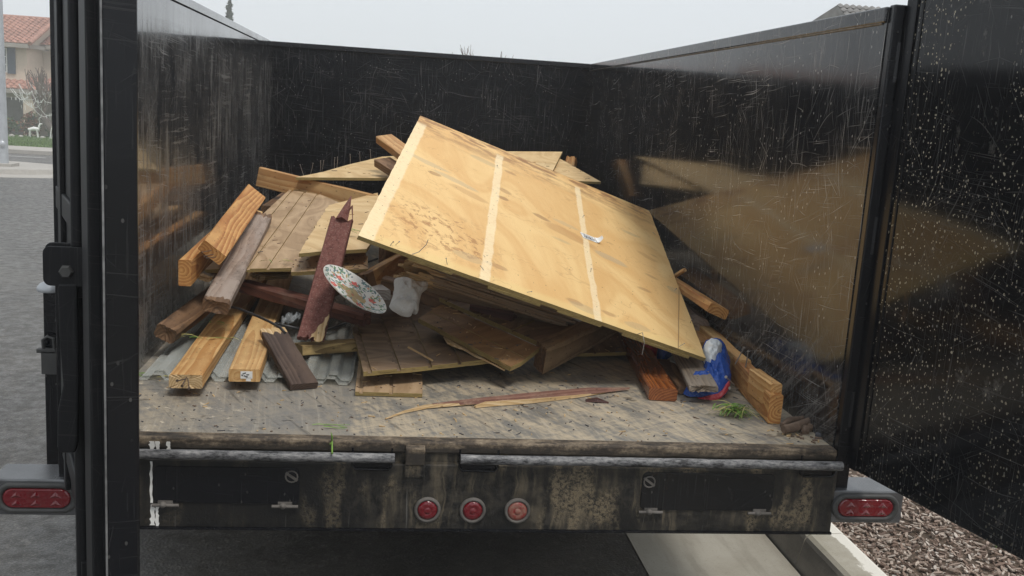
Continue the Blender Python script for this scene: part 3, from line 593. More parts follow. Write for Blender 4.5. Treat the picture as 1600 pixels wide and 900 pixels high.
# tail lights on brackets
for sx in (-1, 1):
    x0, x1 = sorted((sx * .992, sx * 1.203)); cx = sx * 1.091
    f = MB(); f.box2((x0, -.05, -.202), (x1, .06, -.108)); bx = obj('light_bracket', f, 'tailbox' if 'tailbox' in M else M.setdefault('tailbox', flat('dusty_gray_box', (.1, .103, .108), .26, .35, .3, 18, .08, .9)), tr, None, .004)
    F = Matrix.Translation((cx, -.05, -.154)) @ FX
    def oval(a, bb, z, n=40):
        out = []
        for i in range(n):
            t = 6.28318 * i / n; cxx = math.cos(t); s_ = math.sin(t); out.append(F @ Vector((math.copysign(abs(a - bb), cxx) * (1 if abs(cxx) > 1e-6 else 0) + bb * cxx, bb * s_, z)))
        return out
    def ovals(prof, mb_, mi=0):
        rings = [oval(a, bb, z) for a, bb, z in prof]; n_ = 40; vs = [p for r_ in rings for p in r_]
        mb_.add(vs, [(i * n_ + k_, i * n_ + (k_ + 1) % n_, (i + 1) * n_ + (k_ + 1) % n_, (i + 1) * n_ + k_) for i in range(len(rings) - 1) for k_ in range(n_)], mi, True); mb_.add(rings[-1], [tuple(range(n_))], mi)
    f = MB(); ovals([(.098, .039, 0), (.0975, .0385, .008), (.093, .035, .011), (.083, .0275, .009), (.0815, .0265, .004)], f); gm = obj('tail_light', f, 'rubber', bx)
    f = MB(); ovals([(.0805, .0258, .004), (.0795, .025, .0085), (.076, .0225, .0105)], f)
    for ix in range(3):
        for iz in (-1, 1):
            c = F @ Vector(((ix - 1) * .046, iz * .0105, .0106)); q = [c + Vector((dx_ * .014, 0, dz_ * .008)) for dx_, dz_ in ((-1, -1), (1, -1), (0, 1))]; f.add(q + [c + Vector((0, -.004, 0))], [(0, 1, 3), (1, 2, 3), (2, 0, 3)])
    obj('lens', f, 'lens', gm)
# rear doors -----------------------------------------------------------
def doorframe(hinge, ang_dir, outn):
    """local x from the hinge to the free edge, local z up, local y towards the outside"""
    return frame(hinge, ang_dir, (0, 0, 1))
dR = doorframe((1.037, -.032, 0), (.236, -.972, 0), None)
f = MB(); f.box2((0, -.0, -.045), (1.0, .045, 1.235)); rd = obj('rear_door', f, 'door', tr, dR, .003, local=True); rd['label'] = 'right rear door swung outwards, its black face speckled with pale spots'
sgn = 1 if (dR @ Vector((0, 1, 0)) - dR @ Vector((0, 0, 0))).x > 0 else -1
f = MB(); f.box2((.0, -.006, -.044), (.035, .0, 1.234)); f.box2((.05, -.003, -.044), (.056, .0, 1.234)); obj('hinge_stile', f, 'paint', rd, dR, .002, local=True)
for z in (.12, .6, 1.05):
    f = MB(); f.tube([(-.014, -.004, z - .05), (-.014, -.004, z + .05)], .012, 10); obj('hinge', f, 'paint', rd, dR, local=True)
a_ = R(21.5)
dL = frame((-.985, -.03, 0), (math.sin(a_), -math.cos(a_), 0), (0, 0, 1))
f = MB(); f.box2((0, -.05, -.74), (.93, .002, 1.4)) if False else f.box2((0, -.049, -.045), (.9, -.002, 1.188)); ld = obj('rear_door', f, 'matte', tr, dL, .003, local=True); ld['label'] = 'left rear door standing nearly edge on to the viewer'
f = MB(); f.box2((.9, -.052, -.05), (.952, .0, 1.192)); et = obj('edge_tube', f, 'paint', ld, dL, .005, local=True)
f = MB(); f.box2((.9515, -.0525, -.05), (.953, -.0495, 1.19)); obj('edge_highlight', f, 'steel', et, dL, local=True)  # thin pale steel strip put in as the bright highlight on the tube's corner
f = MB(); f.box2((.8, -.068, -.05), (.9, -.047, 1.19)); f.box2((.55, -.062, -.045), (.585, -.048, 1.188)); f.box2((.2, -.06, -.045), (.235, -.048, 1.188)); obj('outer_rib', f, 'matte', ld, dL, .003, local=True)
for z in (.02, .58, 1.12):
    f = MB(); f.box2((.06, -.057, z), (.54, -.048, z + .05)); obj('cross_rib', f, 'matte', ld, dL, .003, local=True)
f = MB(); f.tube([(.71, -.064, -.1), (.71, -.065, .4), (.71, -.064, 1.185)], .013, 10); rod = obj('lock_rod', f, 'matte', ld, dL, local=True)
for z in (-.02, .5, 1.02):
    f = MB(); f.box2((.69, -.07, z), (.73, -.049, z + .03)); obj('rod_guide', f, 'matte', rod, dL, .003, local=True)
# latch handle: bracket plates and lever hanging off the door's outer face
c = Vector((-0.7958,-0.74,0.5563)); F = Matrix.Translation(c) @ FX
f = MB(); f.prism(rrect(.078, .068, .012), .006, F); f.prism(rrect(.078, .068, .012), .006, F @ Matrix.Translation((-.006, .002, -.03))); br = obj('latch_bracket', f, 'matte', tr, None, .001)
f = MB(); f.lathe([(.012, 0), (.012, .006), (.009, .009), (0, .009)], F @ Matrix.Translation((.0, -.008, .006)), 6, smooth=False); f.box2((c.x + .03, c.y, c.z - .03), (c.x + .06, c.y + .03, c.z + .03)); obj('bolt', f, 'rubber', br)
f = MB(); lp = [(-0.8109,-0.74,0.5267), (-0.8104,-0.74,0.4388), (-0.8056,-0.74,0.3471), (-0.815,-0.74,0.3003), (-0.8174,-0.74,0.2295), (-0.811,-0.74,0.2225), (-0.7873,-0.74,0.223), (-0.7827,-0.74,0.2421), (-0.7807,-0.74,0.3011), (-0.7783,-0.74,0.3942), (-0.7795,-0.74,0.528)]
f.prism([(p[0], p[2]) for p in lp], .012, Matrix.Translation((0, -.736, 0)) @ FX); obj('lever', f, 'matte', br, None, .004)
# left side post with a rounded cap and a small buckle
f = MB(); c = Vector((-1.165, .32, 0)); f.box2((c.x - .02, c.y - .02, -.21), (c.x + .02, c.y + .02, .3)); f.box2((-1.15, .31, -.2), (-1.04, .33, -.16)); sp = obj('side_post', f, 'paint', tr, None, .004)
f = MB(); f.lathe([(.033, 0), (.035, .004), (.034, .012), (.026, .022), (.012, .028), (0, .029)], Matrix.Translation((c.x - .006, c.y, .295)), 20); f.lathe([(0, 0), (.033, 0)], Matrix.Translation((c.x - .006, c.y, .295)), 20); obj('post_cap', f, 'galv', sp)
f = MB(); f.box2((c.x - .018, c.y - .05, .07), (c.x + .022, c.y - .021, .135)); f.tube([(c.x - .014, c.y - .04, .135), (c.x - .016, c.y - .04, .165), (c.x - .004, c.y - .04, .175), (c.x + .012, c.y - .04, .17), (c.x + .014, c.y - .04, .135)], .0045, 8); f.box2((c.x - .03, c.y - .05, .13), (c.x + .02, c.y - .03, .141)); obj('buckle', f, 'rubber', sp, None, .003)
# running gear, so the bed stands on something
f = MB()
for x in (-.45, .45): f.box2((x - .04, .1, -.2), (x + .04, 5.2, -.055))
for y in (.4, 1.1, 1.8, 2.5, 3.2): f.box2((-.4, y, -.18), (.4, y + .05, -.07))
for y in (1.75, 2.6): f.box2((-1.15, y - .03, -.36), (1.15, y + .03, -.74)); f.box2((-.49, y - .05, -.74), (-.41, y + .05, -.201)); f.box2((.41, y - .05, -.74), (.49, y + .05, -.201))
f.tube([(-.45, 5.1, -.13), (0, 6.1, -.13), (.45, 5.1, -.13)], .05, 8); f.box2((-.05, 5.9, -.72), (.05, 6.0, -.1)); obj('chassis', f, 'paint', tr)
for sx in (-1, 1):
    for y in (1.75, 2.6):
        f = MB(); F = Matrix.Translation((sx * 1.2, y, -.345)) @ Matrix.Rotation(R(90), 4, 'Y'); f.lathe([(.2, -.1), (.33, -.105), (.355, -.07), (.357, 0), (.355, .07), (.33, .105), (.2, .1)], F, 32); w_ = obj('wheel', f, 'rubber', tr)
        f = MB(); f.lathe([(.2, -.1), (.19, -.05), (.08, -.03), (0, -.03), (0, .03), (.08, .03), (.19, .05), (.2, .1)], F, 24); obj('rim', f, 'galv', w_)
    f = MB(); f.box2((sx * 1.2 - .13, 1.3, .03), (sx * 1.2 + .13, 3.05, .045)); f.box2((sx * 1.2 - .13, 1.3, -.2), (sx * 1.2 + .13, 1.315, .03)); f.box2((sx * 1.2 - .13, 3.035, -.2), (sx * 1.2 + .13, 3.05, .03)); obj('fender', f, 'paint', tr, None, .004)
# =================================================================== LOAD
# clear corrugated roofing on the floor, left
b = NB('clear_corrugated_plastic'); v = b.obj(); n = b.noise(v, 14, 4, .6); tr_ = b.n('BsdfTransparent'); tr_.inputs[0].default_value = (.94, .95, .94, 1); mxs = b.n('MixShader')
b.set(Base_Color=b.mix(b.step(n, .35, .7), (.78, .8, .78), (.5, .49, .44)), Roughness=.18, Specular_IOR_Level=.6)
b.put(mxs.inputs[0], b.math('ADD', .26, b.mul(b.step(n, .4, .7), .2))); b.t.links.new(tr_.outputs[0], mxs.inputs[1]); b.t.links.new(b.p.outputs[0], mxs.inputs[2]); b.t.links.new(mxs.outputs[0], b.out.inputs[0]); M['clear'] = b.m
def corrugated(name, label, x0, x1, y0, y1, z0, sk, h=.016, p=.074):
    mb = MB(); prof = []; x = x0; st = 0
    seq = [(.0, 0), (.34, 0), (.5, 1), (.84, 1)]
    i = 0
    while True:
        q = x0 + (i // 4 + seq[i % 4][0]) * p
        if q > x1: break
        prof.append((q, seq[i % 4][1] * h)); i += 1
    ny = 6; vs = []
    for j in range(ny + 1):
        t = j / ny
        for (q, z) in prof: vs.append((q + sk * t, y0 + (y1 - y0) * t + .004 * math.sin(q * 40), z0 + z + .004 * t + .002 * math.sin(q * 9 + t * 3)))
    n = len(prof); mb.add(vs, [(j * n + i, j * n + i + 1, (j + 1) * n + i + 1, (j + 1) * n + i) for j in range(ny) for i in range(n - 1)])
    o = obj(name, mb, 'clear'); md = o.modifiers.new('thickness', 'SOLIDIFY'); md.thickness = .0014; return tag(o, label, 'roofing sheet', 'clear corrugated roofing sheets')
corrugated('roofing_sheet', 'clear corrugated plastic sheet flat on the bed floor under the two yellow studs', -.975, -.325, .475, 1.75, .004, .0)
corrugated('roofing_sheet', 'second clear corrugated sheet lying just over the first, set back under the wooden studs', -.97, -.34, .50, 1.7, .011, .0)

# left side lumber
n1 = board('stud', 'yellow pine stud on the clear sheet, leftmost of two, nails in its torn end', (-0.8065,0.3096,0.068), (-0.8146,1.498,0.075), .092, .04, 0, ['pine', 'splinter'], 'lumber', 'loose two by four studs', ea=.006, over=.5, bow=.004)
for q, d in (((-0.8056,0.305,0.058), (-.1, -1, -.3)), ((-0.7962,0.2929,0.058), (.35, -1, -.25)), ((-0.8112,0.2979,0.058), (-.3, -1, .1))): nail_in(n1, q, d, .04, .0017, 'rust_nail')
n2 = board('stud', 'pale pine stud with a white paper label on its sawn near end', (-0.6545,0.388,0.068), (-0.7191,1.974,0.075), .09, .038, 0, ['pine_b'], 'lumber', 'loose two by four studs', over=.4)
M['paper'] = flat('white_paper', (.74, .74, .72), .7, 0, .06, 40); M['print'] = flat('black_print', (.07, .07, .08), .7, 0, .2)
F = Matrix(W[n2.name]); f = MB(); f.box((-.0008, -.006, -.017), (.001, .034, .022)); f.box((-.0008, -.012, -.03), (.001, .014, .012)); st_ = obj('paper_label', f, 'paper', n2, F, local=True)
f = MB()
for i, (yy, zz, ww) in enumerate(((.0, -.012, .01), (-.010, -.016, .008), (-.004, -.021, .012), (.006, -.018, .005))): f.box((-.0017, yy, zz), (.001, ww, .003), Matrix.Rotation(R(20 * i - 20), 3, 'X'))
obj('label_print', f, 'print', st_, F, local=True)
board('post', 'weathered brown board stub leaning by the left wall beside the clear sheet', (-0.9408,0.7064,0.11), (-0.8745,1.004,0.15), .07, .05, 24, ['brown', 'brown'], 'lumber', ea=.02, over=.25, ch=.008)
n3 = board('board', 'long gray brown weathered board lying steeply over the dark red beam, end torn', (-0.7895,0.692,0.205), (-0.7624,1.62,0.3931), .084, .042, 8, ['graybrown', 'brown'], 'lumber', ea=.022, eb=.03, ch=.005)
n4 = board('stud', 'bright orange grained stud propped against the left wall above the others', (-0.8192,0.86,0.351), (-0.8009,1.75,0.4662), .09, .04, 38, ['orange', 'brown'], 'lumber', 'loose two by four studs')
for q in ((-0.8402,0.85,0.3429), (-0.8339,0.85,0.3302), (-0.8256,0.85,0.322)): nail_in(n4, q, (-1, -.5, -.15), .022, .0014, 'rust_nail')
board('stud', 'orange stud on edge below it with dark sawn end touching the left wall', (-0.9065,0.8,0.3177), (-0.92,1.75,0.3383), .04, .088, 0, ['orange', 'brown'], 'lumber', 'loose two by four studs', over=.2)
board('board', 'narrow pale strip showing between the orange stud and the weathered board', (-0.8269,1.25,0.3175), (-0.8242,1.9,0.3678), .06, .02, 12, ['pine_b'], 'lumber')
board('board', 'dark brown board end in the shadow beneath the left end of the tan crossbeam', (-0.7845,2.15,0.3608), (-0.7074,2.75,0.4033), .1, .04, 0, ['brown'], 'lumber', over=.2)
# grooved siding sheets
sheet('siding_panel', 'tan grooved siding sheet lying across the left of the pile under the crossbeam', [(-0.8803,1.008,0.2518),(-0.5052,1.05,0.2679),(-0.3174,1.076,0.2766),(-0.3826,1.929,0.3814),(-0.5733,2.237,0.4143),(-0.7242,2.319,0.4203),(-0.7666,1.992,0.3781)], .013, 'ply3',
      grooves=[tuple(g_) for g_ in ([(-0.7329,1.046,0.2609),(-0.6576,2.119,0.3972)], [(-0.6654,1.058,0.2643),(-0.5993,2.008,0.385)], [(-0.5717,1.063,0.2676),(-0.5153,1.437,0.3161)], [(-0.8072,1.027,0.2563),(-0.7189,2.152,0.3996)])], gw=.011, gd=.005, group='grooved siding sheets', cat='siding sheet')
sheet('siding_panel', 'narrow tan siding offcut at the very front edge under the first grooved sheet', [(-0.5802,0.9657,0.2628),(-0.3161,1.021,0.2763),(-0.3201,1.156,0.3018),(-0.584,1.116,0.2913)], .014, 'ply3', group='grooved siding sheets', cat='siding sheet')
p5 = sheet('plywood_offcut', 'pale yellow plywood offcut behind the red board with a blade of grass on it', [(-0.5533,0.9401,0.3336),(-0.4907,0.9785,0.3374),(-0.3237,1.041,0.345),(-0.2672,1.6,0.3831),(-0.3052,2.362,0.4326),(-0.5166,1.95,0.401),(-0.533,1.559,0.3748)], .013, 'ply2', group='yellow plywood offcuts', cat='plywood sheet', rough={0: .004, 6: .004, 5: .004})
nB = board('beam', 'long tan crossbeam on edge reaching out left from under the big plywood sheet', (-0.866,2.36,0.5228), (-0.2976,2.28,0.4218), .045, .092, 0, ['tan'], 'lumber', over=.35)
pn = sheet('plywood_offcut', 'pale plywood offcut on top of the crossbeam, a row of nails along its far edge', [(-0.6908,2.265,0.4904),(-0.2707,2.347,0.5044),(0.1347,2.423,0.5178),(0.0766,3.848,0.5744),(-0.2975,3.5,0.5507),(-0.4718,2.957,0.5241),(-0.5813,2.545,0.5046)], .013, 'ply2', group='yellow plywood offcuts', cat='plywood sheet')
for (x, y_, dx_, dz_) in ((474, 273, -.35, 1), (497, 266, .3, 1), (514, 262, .12, 1), (517, 261, .2, 1), (535, 256, 0, 1), (539, 255, .05, 1), (557, 251, 0, 1), (570, 247, -.1, 1), (584, 244, -.1, 1)):
    p_ = [(-0.6649,2.38,0.4957),(-0.2975,3.5,0.5507)]; a0, a1 = Vector(p_[0]), Vector(p_[1]); t_ = (x - 474) / (597 - 474); nail_in(pn, a0.lerp(a1, t_ ** 1.5 * .98), (dx_, -.1, dz_), .05, .0013)
board('stud', 'upper of two brown studs pointing up left behind the big plywood sheet', (-0.2865,2.62,0.7014), (0.0109,1.95,0.5295), .088, .038, 10, ['tan'], 'lumber', 'loose two by four studs')
board('stud', 'lower of two brown studs behind the big plywood sheet, rough end', (-0.2905,2.45,0.5936), (-0.0177,1.9,0.4748), .088, .038, 10, ['brown', 'brown'], 'lumber', 'loose two by four studs', ea=.01)
# far right behind the sheet
sheet('plywood_offcut', 'pale plywood corner standing behind the top edge of the big sheet', [(0.2332,3.288,0.6185),(0.7717,3.351,0.6431),(0.6174,2.769,0.5491),(0.5124,2.331,0.4788),(0.1368,2.424,0.4826)], .013, 'ply2', group='yellow plywood offcuts', cat='plywood sheet')
sheet('plywood_offcut', 'plywood triangle farthest right behind the big sheet by the front wall', [(0.7358,3.285,0.6103),(0.888,2.75,0.517),(0.7635,2.727,0.5155),(0.5584,2.639,0.5044),(0.6369,3.057,0.5736)], .013, 'ply2', group='yellow plywood offcuts', cat='plywood sheet')
board('stud', 'broken reddish stud end sticking up beyond the farthest plywood triangle', (0.8464,3.45,0.6194), (0.7842,3.3,0.4068), .06, .06, 0, ['tan', 'orange'], 'lumber', ea=.03)

# red and dark boards at the centre left
nR = board('beam', 'dark red crossbeam lying behind the peeling red board over the two yellow studs', (-0.767,1.12,0.2), (-0.3056,0.86,0.1472), .05, .045, 4, ['darkred', 'darkred'], 'lumber', ea=.02, eb=.02, ch=.006)
board('board', 'peeling red painted board leaning upright on the pile with a splintered top', (-0.4929,0.7,0.0867), (-0.4121,0.96,0.4675), .088, .026, 4, ['redpaint', 'redpaint'], 'lumber', ea=.03, eb=.045, taper=.86, ch=.004)
rb_ = bpy.data.objects[last_board]; Fb = W[last_board]; f = MB(); f.prism(rough_edges([(-.004, -.028), (.004, -.0445), (.03, -.0447), (.1, -.0445), (.082, -.034), (.062, -.03), (.052, -.02), (.03, -.014), (.02, -.004), (.006, -.002), (.012, -.016), (-.002, -.02)], .003, .006, None, 4), .004, Matrix.Translation((0, 0, -.001))); obj('torn_wood', f, 'splinter', rb_, Fb, local=True)
f = MB(); p0 = Vector((-0.4112,0.95,0.4531)); p1 = Vector((-0.3844,1.04,0.5327)); p2 = Vector((-0.3967,0.99,0.4941)); f.tube([p0, p2, p1], [.022, .013, .001], 5, smooth=False); f.tube([Vector((-0.397,0.96,0.4749)), Vector((-0.3789,0.98,0.5028)), Vector((-0.3736,0.94,0.4561))], [.006, .004, .001], 5, smooth=False)
tag(obj('splinter', f, 'redpaint'), 'torn red splinter at the very top of the peeling red board', 'splinter')
d1 = board('board', 'short dark weathered plank with a pale torn top leaning on the pale stud', (-0.4817,0.4154,0.022), (-0.6174,0.7445,0.115), .085, .02, 0, ['dark', 'splinter'], 'lumber', eb=.024, ch=.002)
board('board', 'greenish treated board end on the clear sheet beside the dark plank', (-0.5303,0.7338,0.062), (-0.2387,0.8657,0.062), .085, .032, -6, ['olive', 'olive'], 'lumber', ch=.002)
board('offcut', 'short brown offcut in the dark gap behind the red crossbeam', (-0.4778,1.12,0.1762), (-0.3663,1.3,0.2072), .06, .035, 0, ['brown', 'splinter'], 'lumber', ea=.014)
board('offcut', 'splintered pale offcut wedged below the front edge of the tan grooved siding', (-0.7282,1.15,0.2177), (-0.6185,1.3,0.2063), .05, .02, 10, ['olive', 'splinter'], 'lumber', ea=.02, eb=.02)
board('offcut', 'thin gray slat sticking out by the left wall under the orange stud', (-0.8741,0.95,0.2372), (-0.8249,1.4,0.2462), .045, .016, 14, ['gray', 'splinter'], 'lumber', ea=.02)
board('offcut', 'split pale lath lying across the dark brown siding before the white bag', (-0.1714,0.62,0.096), (-0.0963,0.52,0.0799), .008, .006, 0, ['splinter'], 'lumber', ea=.0)
# brown siding in the middle front
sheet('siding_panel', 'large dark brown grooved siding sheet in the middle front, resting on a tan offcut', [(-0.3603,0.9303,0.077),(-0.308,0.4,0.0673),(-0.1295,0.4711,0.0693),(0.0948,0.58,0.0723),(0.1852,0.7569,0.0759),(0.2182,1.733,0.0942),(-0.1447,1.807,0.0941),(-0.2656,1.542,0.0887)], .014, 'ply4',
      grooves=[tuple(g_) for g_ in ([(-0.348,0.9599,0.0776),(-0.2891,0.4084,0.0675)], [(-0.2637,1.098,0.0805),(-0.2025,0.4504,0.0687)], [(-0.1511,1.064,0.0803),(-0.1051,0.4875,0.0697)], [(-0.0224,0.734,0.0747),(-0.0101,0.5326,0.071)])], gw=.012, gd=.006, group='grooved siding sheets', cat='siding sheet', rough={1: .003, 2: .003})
sheet('siding_panel', 'small tan grooved siding offcut flat on the floor under the dark brown sheet', [(-0.3297,0.3695,0.014), (-0.1302,0.3678,0.014), (-0.1169,0.7837,0.014), (-0.3315,0.8621,0.014)], .012, 'ply3', grooves=[((-0.3128,0.371,0.014), (-0.3135,0.8466,0.014)), ((-0.2237,0.3726,0.014), (-0.2192,0.7713,0.014))], gw=.011, gd=.005, group='grooved siding sheets', cat='siding sheet')
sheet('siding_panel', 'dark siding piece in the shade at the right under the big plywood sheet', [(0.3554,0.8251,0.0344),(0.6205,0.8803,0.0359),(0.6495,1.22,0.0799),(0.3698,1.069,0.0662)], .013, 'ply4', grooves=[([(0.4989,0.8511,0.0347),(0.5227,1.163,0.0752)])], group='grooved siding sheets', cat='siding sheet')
sheet('siding_panel', 'wet brown plank of siding slanting down right beneath the bag, its lower edge torn', [(-0.1348,0.8297,0.1444),(0.1445,0.46,0.0808),(0.1842,0.5037,0.0869),(0.2589,0.6257,0.1046),(-0.049,0.98,0.1664),(-0.0784,0.9305,0.1592)], .016, 'ply5', grooves=[([(-0.093,0.8969,0.1542),(0.202,0.5307,0.0908)])], gw=.004, gd=.003, group='grooved siding sheets', cat='siding sheet', rough={0: .003})
f = MB(); pts = [(-0.0504,0.7364,0.1196),(-0.0404,0.6775,0.1099),(-0.0163,0.6536,0.1058),(0.016,0.6308,0.1017),(0.0422,0.5872,0.0943),(0.0731,0.5601,0.0895),(0.1048,0.5236,0.0833),(0.1318,0.4875,0.0771),(0.1333,0.5412,0.0858),(0.0454,0.687,0.1106)]
F = frame(pts[0], Vector(pts[7]) - Vector(pts[0]), (0, 0, 1)); iv = F.inverted(); f.prism([((iv @ Vector(p)).x, (iv @ Vector(p)).y) for p in pts][::-1] if False else [((iv @ Vector(p)).x, (iv @ Vector(p)).y) for p in pts], .006, Matrix.Translation((0, 0, -.02))); tag(obj('torn_veneer', f, 'splinter', None, F, local=True), 'strip of torn yellow veneer along the lower edge of the wet brown plank', 'veneer strip')
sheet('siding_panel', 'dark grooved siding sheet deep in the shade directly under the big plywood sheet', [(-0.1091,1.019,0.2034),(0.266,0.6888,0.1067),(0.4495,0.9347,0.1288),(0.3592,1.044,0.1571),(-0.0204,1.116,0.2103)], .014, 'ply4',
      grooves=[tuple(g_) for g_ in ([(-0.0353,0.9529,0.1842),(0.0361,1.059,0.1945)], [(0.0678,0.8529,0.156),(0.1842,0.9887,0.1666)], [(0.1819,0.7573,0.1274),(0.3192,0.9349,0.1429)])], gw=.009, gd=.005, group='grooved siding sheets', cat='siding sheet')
board('beam', 'rough cut beam end jutting out under the low right edge of the big plywood', (0.2604,0.6,0.1176), (0.581,1.05,0.1398), .062, .088, 6, ['drab', 'brown'], 'lumber', ea=.02, slant=.9, over=.1, ends='')
vA, vB = Vector((-0.1922,0.8,0.3452)), Vector((0.3441,0.93,0.1755)); vd_ = (vB - vA).normalized()
lay_ = empty('layered_beam', vA, 'layered splintered beam just below the near edge of the big plywood sheet', 'lumber'); vn = (Vector((0, 0, 1)) - vd_ * vd_.z).normalized(); vl = vd_.cross(vn); vn = (vn * .95 - vl * .3).normalized()
for i in range(6):
    me = board_mesh('layer', (vB - vA).length + .05, .12 - .004 * (i % 2), .0095, ['layered', 'splinter'], .05 + .012 * (i % 3), 0, seed=300 + i, ch=.0012)
    o = bpy.data.objects.new('layer', me); link(o, lay_, frame(vA - vn * .0108 * i - vl * .004 * ((i * 7) % 3) + vd_ * (.012 * ((i * 5) % 4) - .01), vd_, vn))
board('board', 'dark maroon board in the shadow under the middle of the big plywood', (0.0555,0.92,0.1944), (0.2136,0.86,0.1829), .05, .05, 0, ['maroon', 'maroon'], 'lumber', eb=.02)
board('beam', 'pointed brown beam end poking left below the low left corner of the big plywood', (-0.343,0.95,0.2644), (-0.163,1.35,0.3093), .042, .09, -12, ['tan', 'brown'], 'lumber', ea=.05, over=.2)
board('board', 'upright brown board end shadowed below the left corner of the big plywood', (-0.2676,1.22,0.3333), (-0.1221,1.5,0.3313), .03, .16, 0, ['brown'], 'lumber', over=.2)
board('board', 'white washed board behind the floral plate', (-0.2741,0.9,0.2241), (-0.3537,1.2,0.2153), .085, .036, 0, ['white_board', 'brown'], 'lumber', over=.2)
board('board', 'brown board lying behind the white plastic bag', (-0.2582,1.05,0.2458), (-0.1002,1.02,0.2107), .07, .05, 0, ['brown', 'brown'], 'lumber', over=.15)

# the big plywood sheet
PB, PX = Vector((-.335, .303, .492)), Vector((.799, .539, .108)) - Vector((-.335, .303, .492))
FP = frame(PB, PX, (.354, -.228, .907))
f = MB(); rr = random.Random(5)
poly = rough_edges([(0, 0), (.16, -.004), (.45, -.002), (.8, -.003), (1.22, 0), (1.622, 1.6), (.404, 1.617)], .0012, .03, None, 3)
f.prism(poly, .0125, Matrix.Translation((0, 0, -.0125)), 0, 1)
ply = tag(obj('plywood_sheet', f, ['ply', 'ply_edge'], None, FP, local=True), 'big bright yellow plywood sheet tilted on top of the pile, two pale stripes across it', 'plywood sheet')
f = MB()
for s0, s1, d_ in ((.16, .3, .006), (.42, .6, .008), (.66, .82, .006), (.9, 1.16, .008)):
    f = MB(); f.prism(rough_edges([(s0, -.0035), (s1, -.0035), (s1, .05), (s0, .05)], .001, .02, None, int(s0 * 99)), d_, Matrix.Translation((0, 0, -.0127 - d_)), 0, 0); obj('lap_strip', f, ['ply_edge'], ply, FP, local=True)

# barcode sticker, its right end curled up
def stk(u, v): return (1.008 + .078 * u, .772 + .045 * u * 0 + .03 * v + .0 * u, .0006 + (.0 if u < .86 else (u - .86) * .16))
FS = FP @ Matrix.Translation((.985, .775, .001)) @ Matrix.Rotation(R(-2), 4, 'Z') @ Matrix.Diagonal((1.12, 1.8, 1, 1))
f = MB(); f.grid(lambda u, v: (u * .058, v * .03, .0008), 6, 2); f.grid(lambda u, v: (.058 + .012 * math.sin(u * 1.4), v * .03 * (1 - .55 * u), .0008 + .026 * u * u + .002), 6, 2)
sk_ = obj('barcode_sticker', f, 'paper', ply, FS, local=True)
f = MB(); rr = random.Random(8); x = .009
while x < .054:
    w = rr.choice((.0008, .0012, .002)); f.box((x + w / 2, .0125, .0011), (w, .011, .0004)); x += w + rr.choice((.0008, .0014, .0018))
x = .006
while x < .05: w = rr.uniform(.001, .003); f.box((x, .0235, .0011), (w, .0026, .0004)); x += w + .0012
x = .012
while x < .046: w = rr.uniform(.001, .002); f.box((x, .004, .0011), (w, .0022, .0004)); x += w + .001
obj('barcode_print', f, 'print', sk_, FS, local=True)
rr = random.Random(12)
for i in range(13):
    s = rr.choice((0, 0, .402, .802, 1.2)); v_ = rr.uniform(.02, 1.5) if s not in (0,) else 0; u_ = s + .25 * v_ + rr.uniform(-.015, .015)
    if s == 0: u_ = rr.uniform(.05, 1.15); v_ = rr.uniform(.003, .03)
    p = FP @ Vector((u_, v_, 0)); nail_in(ply, p, FP.to_3x3() @ Vector((rr.uniform(-1, 1), rr.uniform(-1, 1), rr.uniform(.25, .8))), rr.uniform(.01, .022), .0009)
# wires bent out of the near edge
f = MB(); q = FP @ Vector((.165, .0, 0)); f.tube([q, q + Vector((.02, .0, .008)), q + Vector((.04, .0, .03)), q + Vector((.045, .0, .045))], .0012, 5); obj('bent_wire', f, 'nail', ply); f = MB()
q = FP @ Vector((.95, 0, 0)); f.tube([q, q + Vector((.01, -.02, .01)), q + Vector((.016, -.03, -.02)), q + Vector((.012, -.03, -.06))], .0013, 5); obj('bent_wire', f, 'nail', ply)

# right side lumber
board('stud', 'wet reddish stud pointing at the viewer from under the right of the big plywood', (0.6226,0.3981,0.042), (0.6871,1.048,0.05), .09, .04, 0, ['redwet', 'redwet'], 'lumber', 'loose two by four studs', over=.35, ch=.005)
nr = board('stud', 'long stud on edge along the right wall, nails sticking up from it', (0.9052,0.1929,0.091), (0.973,0.8615,0.093), .04, .089, 0, ['orange', 'orange'], 'lumber', 'loose two by four studs', over=.5)
for q, d in (((0.917,0.571,0.092), (.35, -.2, 1)), ((0.9215,0.4988,0.092), (.02, -.1, 1)), ((0.8654,0.4443,0.05), (-.7, -.6, .5)), ((0.8668,0.411,0.045), (-.6, -.6, .2))): nail_in(nr, q, d, .055, .0021)
board('block', 'short pale block fixed to the wall side of that long stud', (0.9111,0.2152,0.118), (0.9056,0.3793,0.12), .036, .08, 0, ['pine'], 'lumber')
board('stud', 'second stud running behind the blue bag beside the right wall', (0.9458,0.5609,0.1), (0.9588,0.8504,0.1), .036, .089, 0, ['pine_b'], 'lumber', 'loose two by four studs', over=.4)
board('board', 'gray weathered plank with a frayed end hanging over the blue bag', (0.7398,0.3625,0.062), (0.7896,0.6964,0.075), .09, .02, -4, ['gray', 'gray'], 'lumber', ea=.03, over=.35)
board('board', 'small dark offcut on the floor between the gray plank and the red stud', (0.7246,0.4699,0.03), (0.7312,0.6149,0.03), .06, .025, 0, ['brown'], 'lumber', over=.2)
board('stud', 'orange stud leaning out right of the big plywood with a dark sawn end', (0.9666,0.9141,0.21), (0.9523,1.353,0.22), .082, .038, 22, ['orange', 'darkred'], 'lumber', 'loose two by four studs', over=.3, ch=.004)
board('post', 'gray brown post stub under that orange stud', (0.9603,1.08,0.1301), (1.018,1.5,0.1153), .07, .07, 20, ['graybrown', 'brown'], 'lumber', over=.2, ch=.014)
